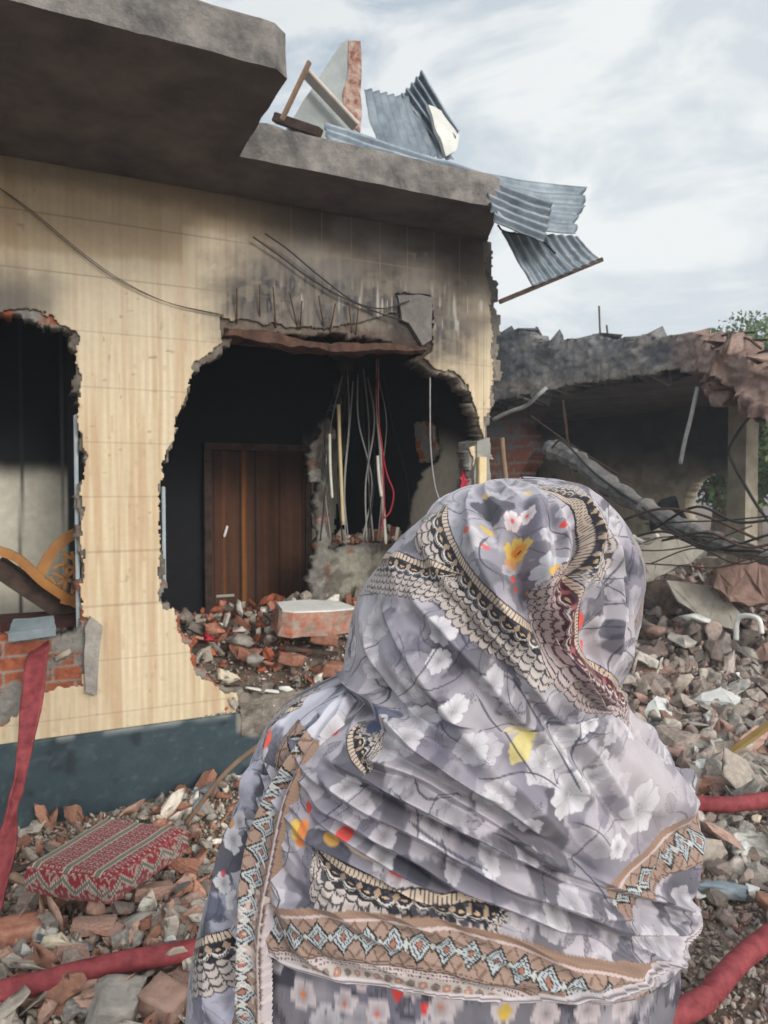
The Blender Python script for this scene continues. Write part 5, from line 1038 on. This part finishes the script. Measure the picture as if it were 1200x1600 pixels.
# lighter, quieter zones
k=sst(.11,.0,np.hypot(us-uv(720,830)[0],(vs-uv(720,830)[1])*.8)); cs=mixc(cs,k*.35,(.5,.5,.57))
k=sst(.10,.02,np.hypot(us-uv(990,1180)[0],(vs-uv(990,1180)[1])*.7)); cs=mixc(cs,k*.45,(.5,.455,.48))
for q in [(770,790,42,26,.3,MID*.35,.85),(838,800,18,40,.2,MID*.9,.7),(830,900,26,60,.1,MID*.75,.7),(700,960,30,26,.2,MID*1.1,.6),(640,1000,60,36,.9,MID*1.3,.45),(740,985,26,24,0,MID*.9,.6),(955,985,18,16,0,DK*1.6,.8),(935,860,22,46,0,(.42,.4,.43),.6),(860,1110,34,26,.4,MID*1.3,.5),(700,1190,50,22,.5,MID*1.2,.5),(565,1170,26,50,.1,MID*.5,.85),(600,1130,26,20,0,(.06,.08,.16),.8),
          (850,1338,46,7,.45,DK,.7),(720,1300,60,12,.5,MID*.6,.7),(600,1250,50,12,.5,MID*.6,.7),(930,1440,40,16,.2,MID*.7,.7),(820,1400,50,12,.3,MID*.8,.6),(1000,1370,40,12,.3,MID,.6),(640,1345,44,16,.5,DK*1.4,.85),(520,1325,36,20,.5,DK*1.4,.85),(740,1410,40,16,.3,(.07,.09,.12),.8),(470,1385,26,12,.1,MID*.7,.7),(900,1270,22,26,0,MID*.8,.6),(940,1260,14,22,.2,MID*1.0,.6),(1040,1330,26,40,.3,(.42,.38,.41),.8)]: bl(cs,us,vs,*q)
for k_,(px,py,r,rot) in enumerate([(592,975,34,.2),(585,1045,26,.9),(693,985,30,1.2),(640,1075,28,.6),(662,1122,37,.1),(715,1095,24,.4),(735,1165,30,1.0),(600,1165,34,.5),(640,1160,26,.8),(840,1190,36,.3),(868,1172,30,.7),(885,1240,42,.5),(925,1215,22,.1),(992,1266,43,.32),(700,780,20,.4),(740,850,26,1.),(715,895,20,.3),(905,1130,20,.5),(1010,1180,24,.9),(960,1140,22,.2),(560,1010,24,.7),(768,1060,24,.3),(930,790,22,.6),(970,960,16,.4),(600,1335,26,.4),(680,1290,26,.7),(770,1340,24,.2),(870,1420,26,.8),(545,1230,22,.8),(960,1320,22,.1),(760,1245,24,.5),(540,1380,24,.3),(640,1390,24,.8),(1030,1460,24,.5),(690,1030,22,.9)]):
    fl(cs,us,vs,px,py,r,rot=rot,col=PET*(.86+.16*((k_*7)%3)/2),alpha=.82)
fl(cs,us,vs,800,808,18,rot=.2,col=(.68,.6,.62),cen=RED);fl(cs,us,vs,824,802,17,rot=.9,col=(.68,.6,.62),cen=RED)
fl(cs,us,vs,808,846,30,rot=.3,col=YEL,edge=(.6,.45,.1),cen=(.1,.05,.03),deep=.9);bl(cs,us,vs,812,845,14,14,0,ORG,.75);bl(cs,us,vs,800,868,14,10,.3,(.6,.3,.1),.8);bl(cs,us,vs,814,846,4,4,0,(.05,.03,.02),.9)
fl(cs,us,vs,862,892,34,rot=.7,col=(.56,.57,.62),cen=YEL);bl(cs,us,vs,870,898,10,15,.2,(.62,.38,.1),.9)
for px,py,a,b,r,col in [(660,838,26,7,-.5,(.68,.14,.12)),(664,856,7,5,0,RED),(735,838,8,5,.3,(.65,.1,.08)),(760,856,6,5,0,(.62,.12,.12)),(758,823,8,6,0,YEL),(806,902,6,8,0,(.65,.09,.08)),(812,921,4,6,0,RED),(845,929,10,8,.4,(.58,.36,.04)),(879,824,6,6,0,RED),(908,970,8,18,-.3,(.68,.1,.08)),(926,1014,6,9,0,(.68,.1,.08)),(800,1130,18,16,0,(.56,.5,.34)),(812,1160,18,22,.1,(.6,.53,.22)),(758,776,10,5,.2,(.6,.4,.2)),(825,770,8,9,0,(.58,.45,.22)),
     (478,1300,12,20,.2,ORG),(468,1295,8,16,.1,YEL),(484,1262,7,10,0,RED),(520,1310,14,6,.4,(.55,.32,.08)),(560,1325,30,6,.45,(.6,.48,.38)),(625,1362,16,7,.4,RED),(545,1300,12,7,.3,RED),(760,1408,14,5,.2,(.5,.2,.1)),(505,1352,12,6,.5,(.5,.4,.25)),(523,1142,8,6,0,(.45,.02,.06))]:
    bl(cs,us,vs,px,py,a,b,r,col,.92)
for P in [[(770,930),(745,985),(700,1050)],[(690,1000),(660,1060),(612,1095)],[(560,930),(600,925),(640,905)],[(800,1060),(850,1150),(900,1235)],[(745,1080),(790,1150),(830,1210)],[(640,905),(700,960),(735,1010)],[(900,1100),(890,1160),(900,1220)],[(600,1000),(580,1020),(560,1060)],[(740,1210),(820,1200),(870,1230)],[(690,790),(730,800),(800,790)],[(760,830),(755,880),(790,900)],[(930,900),(960,905),(978,900)],[(640,1280),(720,1330),(760,1350)],[(900,1345),(940,1390),(960,1420)]]:
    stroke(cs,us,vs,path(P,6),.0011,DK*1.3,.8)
chain(cs,us,vs,path([(702,792),(700,830),(716,868),(752,915),(800,958),(850,990),(884,1008),(905,1022)],8),.88,1)
chain(cs,us,vs,path([(600,866),(640,874),(684,882),(712,888)],6),.75,1)
chain(cs,us,vs,path([(836,758),(880,774),(912,810),(920,850),(905,885),(892,900)],8),.72,-1)
chain(cs,us,vs,path([(890,878),(900,930),(905,985),(925,1035),(965,1085)],8),.78,1,red=.5)
chain(cs,us,vs,path([(560,1128),(548,1150),(552,1180),(575,1210)],6),.8,-1)
chain(cs,us,vs,path([(500,1322),(545,1352),(600,1378),(660,1392),(740,1402),(800,1418)],8),.95,1)
geoband(cs,us,vs,path([(418,1405),(560,1415),(700,1434),(800,1456),(880,1478),(960,1490),(1035,1488)],8),.93,1)
geoband(cs,us,vs,path([(948,1378),(990,1340),(1040,1290),(1092,1240)],6),.95,1,rows='one')
geoband(cs,us,vs,path([(1003,830),(1004,930),(1000,1020)],4),.22,1,rows='one')
# pale double hem line
I,S,Dd,T=sdist(us,vs,path([(425,1500),(520,1524),(600,1536),(700,1552),(800,1556),(890,1545),(960,1528),(1020,1500),(1062,1462),(1082,1415)],6),.02)
put(cs,I,((Dd<0)&(Dd>-.0065))*.85,(.56,.52,.55)); put(cs,I,((abs(Dd+.0035)<.0006)|(abs(Dd+.0012)<.0004))*.8,(.05,.05,.06)); put(cs,I,((Dd>0)&(Dd<.03))*.45,(.5,.47,.52))
c[Iv]=cs
def quads(P,keep,name,mat_,parent,cols):
    ny,nx=keep.shape; q=keep[:-1,:-1]&keep[1:,:-1]&keep[:-1,1:]&keep[1:,1:]; i,j=np.nonzero(q); f=np.stack([i*nx+j,(i+1)*nx+j,(i+1)*nx+j+1,i*nx+j+1],1); us_=np.unique(f); mp_=np.full(nx*ny,-1,dtype=np.int64); mp_[us_]=np.arange(len(us_))
    o=mk(name,P.reshape(-1,3)[us_]-np.array(person.location)[None],mp_[f],mat_,parent,cols=np.clip(cols[us_],0,1),smooth=True); return o
Mcl=mat('printed_cotton',(.97,.97,.97),W1,200,.72,.12,900,attr=True,dist=.001,sheen=.15,spec=.25)
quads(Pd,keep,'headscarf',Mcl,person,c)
# ---------------- shawl end over the left shoulder
tB,PB,UB=makegrid(tOfPy(1066),tOfPy(2050),.00125); VB=np.broadcast_to(np.interp(tB,TT,VV_)[:,None],UB.shape)
rb=np.array(uvs([(562,1070),(556,1095),(540,1130),(503,1166),(478,1210),(466,1250),(455,1299),(441,1373),(430,1425),(424,1495),(425,1600),(428,1700),(432,1850)])); rb=rb[np.argsort(rb[:,1])]
uR=np.interp(VB,rb[:,1],rb[:,0])+.002*(fbm(VB*20,VB*0,310)-.5); keepB=(UB<uR)&(PH[None]>-2.7)&(VB<np.interp(tOfPy(1990),TT,VV_)+.01*np.sin(UB*60))
u=UB.ravel();v=VB.ravel(); ed=(uR.ravel()-u)
h=.012*sst(0,.007,ed)-.004+.004*np.exp(-((ed-.008)/.006)**2)*sst(0,.02,v-v.min())
FB=[('ridge',[(540,1080),(480,1110),(440,1150),(420,1200)],.008,.004),('valley',[(556,1100),(500,1150),(460,1210),(425,1290)],.008,.006),('ridge',[(520,1120),(470,1180),(430,1250),(405,1330),(392,1450),(385,1600)],.007,.006),('valley',[(445,1180),(415,1240),(390,1330),(372,1460),(362,1600)],.009,.006),('ridge',[(420,1180),(390,1260),(362,1350),(345,1470),(340,1600)],.012,.006),('valley',[(400,1230),(370,1310),(340,1420),(325,1560)],.007,.005),('ridge',[(556,1078),(510,1130),(480,1160)],.005,.004)]
h=displace(u,v,FB,h); h+=.0035*(fbm(u*35+v*6,v*5,311,3)-.5)+.0015*(fbm(u*110+v*20,v*12,312,3)-.5)
h*=sst(0,.01,v-v.min()+.003)
du=np.gradient(PB,axis=1);dv=np.gradient(PB,axis=0); n_=np.cross(dv,du); n_/=np.linalg.norm(n_,axis=2)[...,None]+1e-12
if n_[len(tB)//2,jc,1]>0:n_=-n_
Pd=PB+n_*h.reshape(UB.shape)[...,None]; c=np.tile(LAV,(len(u),1)); Iv=np.nonzero((np.abs(u)<.62)&keepB.ravel()&(v<uv(500,1700)[1]))[0]; us=u[Iv];vs=v[Iv]
cs=ground_print(us,vs,500,.92,1.0,1.1)
for q in [(480,1120,46,26,-.6,(.54,.54,.63),.8),(520,1130,30,34,.2,(.6,.6,.68),.85),(400,1230,24,40,.3,(.42,.42,.52),.7),(372,1290,30,24,.4,DK*1.3,.8),(385,1330,20,30,.1,MID*.5,.7),(350,1420,28,24,.2,(.05,.06,.1),.8),(345,1390,22,30,.1,(.3,.31,.4),.7),(455,1130,20,10,-.8,DK,.7),(360,1560,40,40,0,(.4,.39,.49),.5),(330,1540,14,24,0,MID*.5,.7),(395,1560,10,30,0,MID*.5,.6)]: bl(cs,us,vs,*q)
for px,py,r,rot in [(378,1315,24,.3),(520,1150,30,.5),(398,1200,22,.9),(340,1470,22,.2),(330,1560,26,.6),(375,1545,24,.1),(372,1408,20,.4),(365,1380,20,.9)]: fl(cs,us,vs,px,py,r,rot=rot,col=PET*.95)
chain(cs,us,vs,path([(388,1218),(410,1172),(440,1140),(475,1118)],6),.6,-1)
chain(cs,us,vs,path([(296,1475),(330,1470),(365,1456),(392,1436)],6),.95,1)
for px,py,a,b,r,col in [(431,1164,14,14,.3,(.68,.09,.05)),(404,1198,6,8,0,(.6,.12,.2)),(382,1290,8,8,.2,(.5,.25,.12)),(352,1373,7,9,0,(.6,.35,.05)),(365,1366,4,6,0,(.5,.05,.1)),(377,1396,8,8,0,(.6,.3,.06)),(376,1422,8,9,0,(.62,.25,.05)),(340,1408,8,5,0,(.5,.4,.05))]: bl(cs,us,vs,px,py,a,b,r,col,.92)
# border strip along the edge
ec=path([(500,1166),(478,1210),(466,1250),(455,1299),(441,1373),(430,1425),(424,1495),(425,1600),(428,1690)],8)
geoband(cs,us,vs,ec,.92,1,rows='one')
I,S,Dd,T=sdist(us,vs,ec,.05); put(cs,I,((Dd>0)&(Dd<.005)&(S>.16))*.85,(.5,.47,.52)); put(cs,I,(abs(Dd-.0062)<.0006)*.8,DK); put(cs,I,((Dd>.0)&(Dd<.042)&(vn(us[I]*260,vs[I]*260,320)>.6)&(S>.15))*.55,(.62,.55,.53)); put(cs,I,(abs(Dd-.0415)<.0007)*.8,DK)
c[Iv]=cs
quads(Pd,keepB,'shawl_end',Mcl,person,c)
# ---------------- dress
tC=np.linspace(tOfPy(1085),tOfPy(2950),900); PHc=np.concatenate([np.linspace(-math.pi,-1.85,50)[:-1],np.linspace(-1.85,1.85,800),np.linspace(1.85,math.pi,50)[1:]]); 
_s=PH; PH=PHc; jc=int(np.argmin(abs(PH)))
tt1=np.linspace(tOfPy(1085),tOfPy(1480),60)[:-1]; tt2=np.linspace(tOfPy(1480),tOfPy(1640),200)[:-1]; tt3=np.linspace(tOfPy(1640),tOfPy(2950),240); tC=np.concatenate([tt1,tt2,tt3])
P=base(tC,PH); dU=np.linalg.norm(np.diff(P,axis=1),axis=2); U=np.concatenate([np.zeros((len(tC),1)),np.cumsum(dU,1)],1); U-=U[:,jc:jc+1]; V=np.broadcast_to(np.interp(tC,TT,VV_)[:,None],U.shape); u=U.ravel();v=V.ravel()
h=-.014-.010*sst(uv(700,1600)[1],uv(700,1450)[1],v)+sst(1450,1600,v*0+1600)*.010*(fbm(u*14,v*1.5,330,3)-.5)+.004*(fbm(u*50,v*6,331)-.5)+.02*sst(uv(700,1700)[1],2.2,v)*np.sin(u*38+2*np.sin(u*9))
du=np.gradient(P,axis=1);dv=np.gradient(P,axis=0); n_=np.cross(dv,du); n_/=np.linalg.norm(n_,axis=2)[...,None]+1e-12
if n_[len(tC)//2,jc,1]>0:n_=-n_
Pd=P+n_*h.reshape(U.shape)[...,None]; c=np.tile(LAV*.6,(len(u),1)); Iv=np.nonzero((np.abs(u)<.6)&(v>uv(700,1470)[1]))[0]; us=u[Iv];vs=v[Iv]; cs=ground_print(us,vs,600,.5,.4,1.3)
for px,py,r,cen in [(462,1566,30,ORG),(531,1580,26,(.55,.12,.05)),(585,1595,26,(.6,.1,.05)),(640,1560,18,None),(690,1590,30,(.5,.2,.1)),(720,1560,24,None),(790,1592,28,(.55,.4,.1)),(860,1600,30,None),(930,1598,30,None),(985,1590,26,None),(560,1550,14,RED)]: fl(cs,us,vs,px,py,r,rot=px*.01,col=(.56,.5,.53),cen=cen)
for px,py,a,b,col in [(520,1542,8,8,(.5,.03,.03)),(618,1568,10,9,(.6,.04,.03)),(660,1590,8,8,(.6,.04,.03)),(790,1595,12,10,(.6,.42,.05)),(700,1568,8,7,(.5,.03,.03))]: bl(cs,us,vs,px,py,a,b,0,col,.9)
c[Iv]=cs; Mdr=mat('dress_cotton',(.9,.9,.9),W1,60,.8,.1,500,attr=True,dist=.001)
quads(Pd,np.ones(U.shape,bool),'dress',Mdr,person,c); PH=_s
# ---------------- body (continuous, remeshed) with face and hands, mostly under the cloth
def body():
    bm=bmesh.new(); X=.16; G0=GROUNDP
    def ell(c,r,rot=None):
        q=bmesh.ops.create_icosphere(bm,subdivisions=3,radius=1); M_=Matrix.Translation(c)@(rot or Matrix.Identity(4))@Matrix.Diagonal((*r,1)); bmesh.ops.transform(bm,matrix=M_,verts=q['verts'])
    def cap(a,b,r1,r2):
        a=Vector(a);b=Vector(b); n=max(3,int((b-a).length/(min(r1,r2)*.45)))
        for i in range(n+1):
            t=i/n; q=bmesh.ops.create_icosphere(bm,subdivisions=2,radius=r1+(r2-r1)*t); bmesh.ops.translate(bm,vec=a+(b-a)*t,verts=q['verts'])
    D=D0+.02; hc=Vector((.165,D,1.675)); f=Vector((.62,.78,0)).normalized(); rg=Vector((f.y,-f.x,0)); R4=Matrix((( f.x,rg.x,0,0),(f.y,rg.y,0,0),(0,0,1,0),(0,0,0,1)))
    ell(hc,(.088,.072,.095),R4); ell(hc+f*.03-Vector((0,0,.045)),(.055,.055,.06),R4)
    ell(hc+f*.088-Vector((0,0,.018)),(.014,.010,.024),R4); ell(hc+f*.099-Vector((0,0,.033)),(.011,.013,.009),R4)
    ell(hc+f*.082-Vector((0,0,.057)),(.009,.022,.005),R4); ell(hc+f*.080-Vector((0,0,.067)),(.009,.018,.006),R4); ell(hc+f*.07-Vector((0,0,.092)),(.018,.02,.016),R4)
    for s in(-1,1): ell(hc+rg*s*.074-Vector((0,0,.02)),(.014,.007,.028),R4); ell(hc+f*.074+rg*s*.032+Vector((0,0,.018)),(.01,.022,.006),R4)
    cap(hc-Vector((0,0,.07)),(.14,D,1.50),.048,.052); sh=1.46
    ell((X-.06,D,1.40),(.15,.075,.10)); ell((X-.06,D,1.22),(.13,.08,.16)); ell((X-.06,D,1.0),(.145,.09,.14))
    hands=[]
    for s in(-1,1):
        S=Vector((X-.06+s*.155,D,1.42)); E=Vector((X-.06+s*.175,D-.0,1.16)); Wr=Vector((X-.06+s*.045,D+.115,1.14)); cap(S,E,.042,.034); cap(E,Wr,.034,.024); hands.append((s,Wr))
        cap((X-.06+s*.08,D,.98),(X-.06+s*.075,D,.56+G0*.4),.075,.05); cap((X-.06+s*.075,D,.56),(X-.06+s*.07,D,.12+G0),.05,.034); cap((X-.06+s*.07,D-.03,.04+G0),(X-.06+s*.085,D+.14,.028+G0),.034,.024)
        p=Wr+Vector((-s*.035,.01,.0)); ell(p,(.042,.016,.036))
        for k,l in enumerate((.062,.072,.068,.052)):
            a=p+Vector((-s*.03,.008,.024-.016*k)); b=a+Vector((-s*l*.55,.012,0)); c2=b+Vector((-s*l*.4,-.012,-.004)); cap(a,b,.0085,.008); cap(b,c2,.008,.0068)
        a=p+Vector((s*.005,.0,.03)); b=a+Vector((-s*.025,.012,.026)); cap(a,b,.011,.009); cap(b,b+Vector((-s*.024,.006,.004)),.009,.0075)
    me=bpy.data.meshes.new('body'); bm.to_mesh(me); bm.free(); me.materials.append(M['skin']); o=bpy.data.objects.new('body',me); COL.objects.link(o); o.parent=person; o.location=-Vector(person.location)
    r=o.modifiers.new('r','REMESH'); r.mode='VOXEL'; r.voxel_size=.0055; r.use_smooth_shade=True; s=o.modifiers.new('s','SMOOTH'); s.iterations=3
    for s in(-1,1):
        bm=bmesh.new(); bmesh.ops.create_uvsphere(bm,u_segments=16,v_segments=12,radius=.0125); e=bmo('eye',bm,mat('eye_white',(.7,.68,.65),None,5,.3,0),person,True) if s==-1 else bmo('eye',bm,bpy.data.materials['eye_white'],person,True); e.location=hc+f*.073+rg*s*.031-person.location
    bm=bmesh.new(); bmesh.ops.create_icosphere(bm,subdivisions=4,radius=1)
    for v_ in bm.verts: v_.co=Vector((v_.co.x*.092,v_.co.y*.08,v_.co.z*.10))
    bmesh.ops.delete(bm,geom=[v_ for v_ in bm.verts if v_.co.x>.035 and v_.co.z<.075 or v_.co.z<-.05],context='VERTS'); hr=bmo('hair',bm,M['hair'],person,True); hr.matrix_local=Matrix.Translation(hc-Vector(person.location)-f*.004)@R4; hr.modifiers.new('s','SOLIDIFY').thickness=.004
    tubem([([Vector((X-.06+.058,D+.1,1.14))+Vector((0,.028*math.cos(a),.028*math.sin(a))) for a in np.linspace(0,6.2832,25)],.003)],M['gold'],'bangle',None,8).parent=person
    bpy.data.objects['bangle'].location=-Vector(person.location)
body()

# ============================================================ thin smoky air
hz_=boxm('haze',(0,60,5.3),(250,250,13.4),None if False else mat('haze_air',(.8,.85,.9),None,5,1,0),None,bev=0); hz_['kind']='stuff'
hm=bpy.data.materials['haze_air']; n=hm.node_tree.nodes; l=hm.node_tree.links; n.clear(); o_=n.new('ShaderNodeOutputMaterial'); pv=n.new('ShaderNodeVolumePrincipled'); pv.inputs['Color'].default_value=(.82,.9,1,1); pv.inputs['Density'].default_value=.004; l.new(pv.outputs[0],o_.inputs['Volume'])
hz_['label']='thin bluish smoke haze hanging over the whole ruined yard'; hz_['category']='haze'
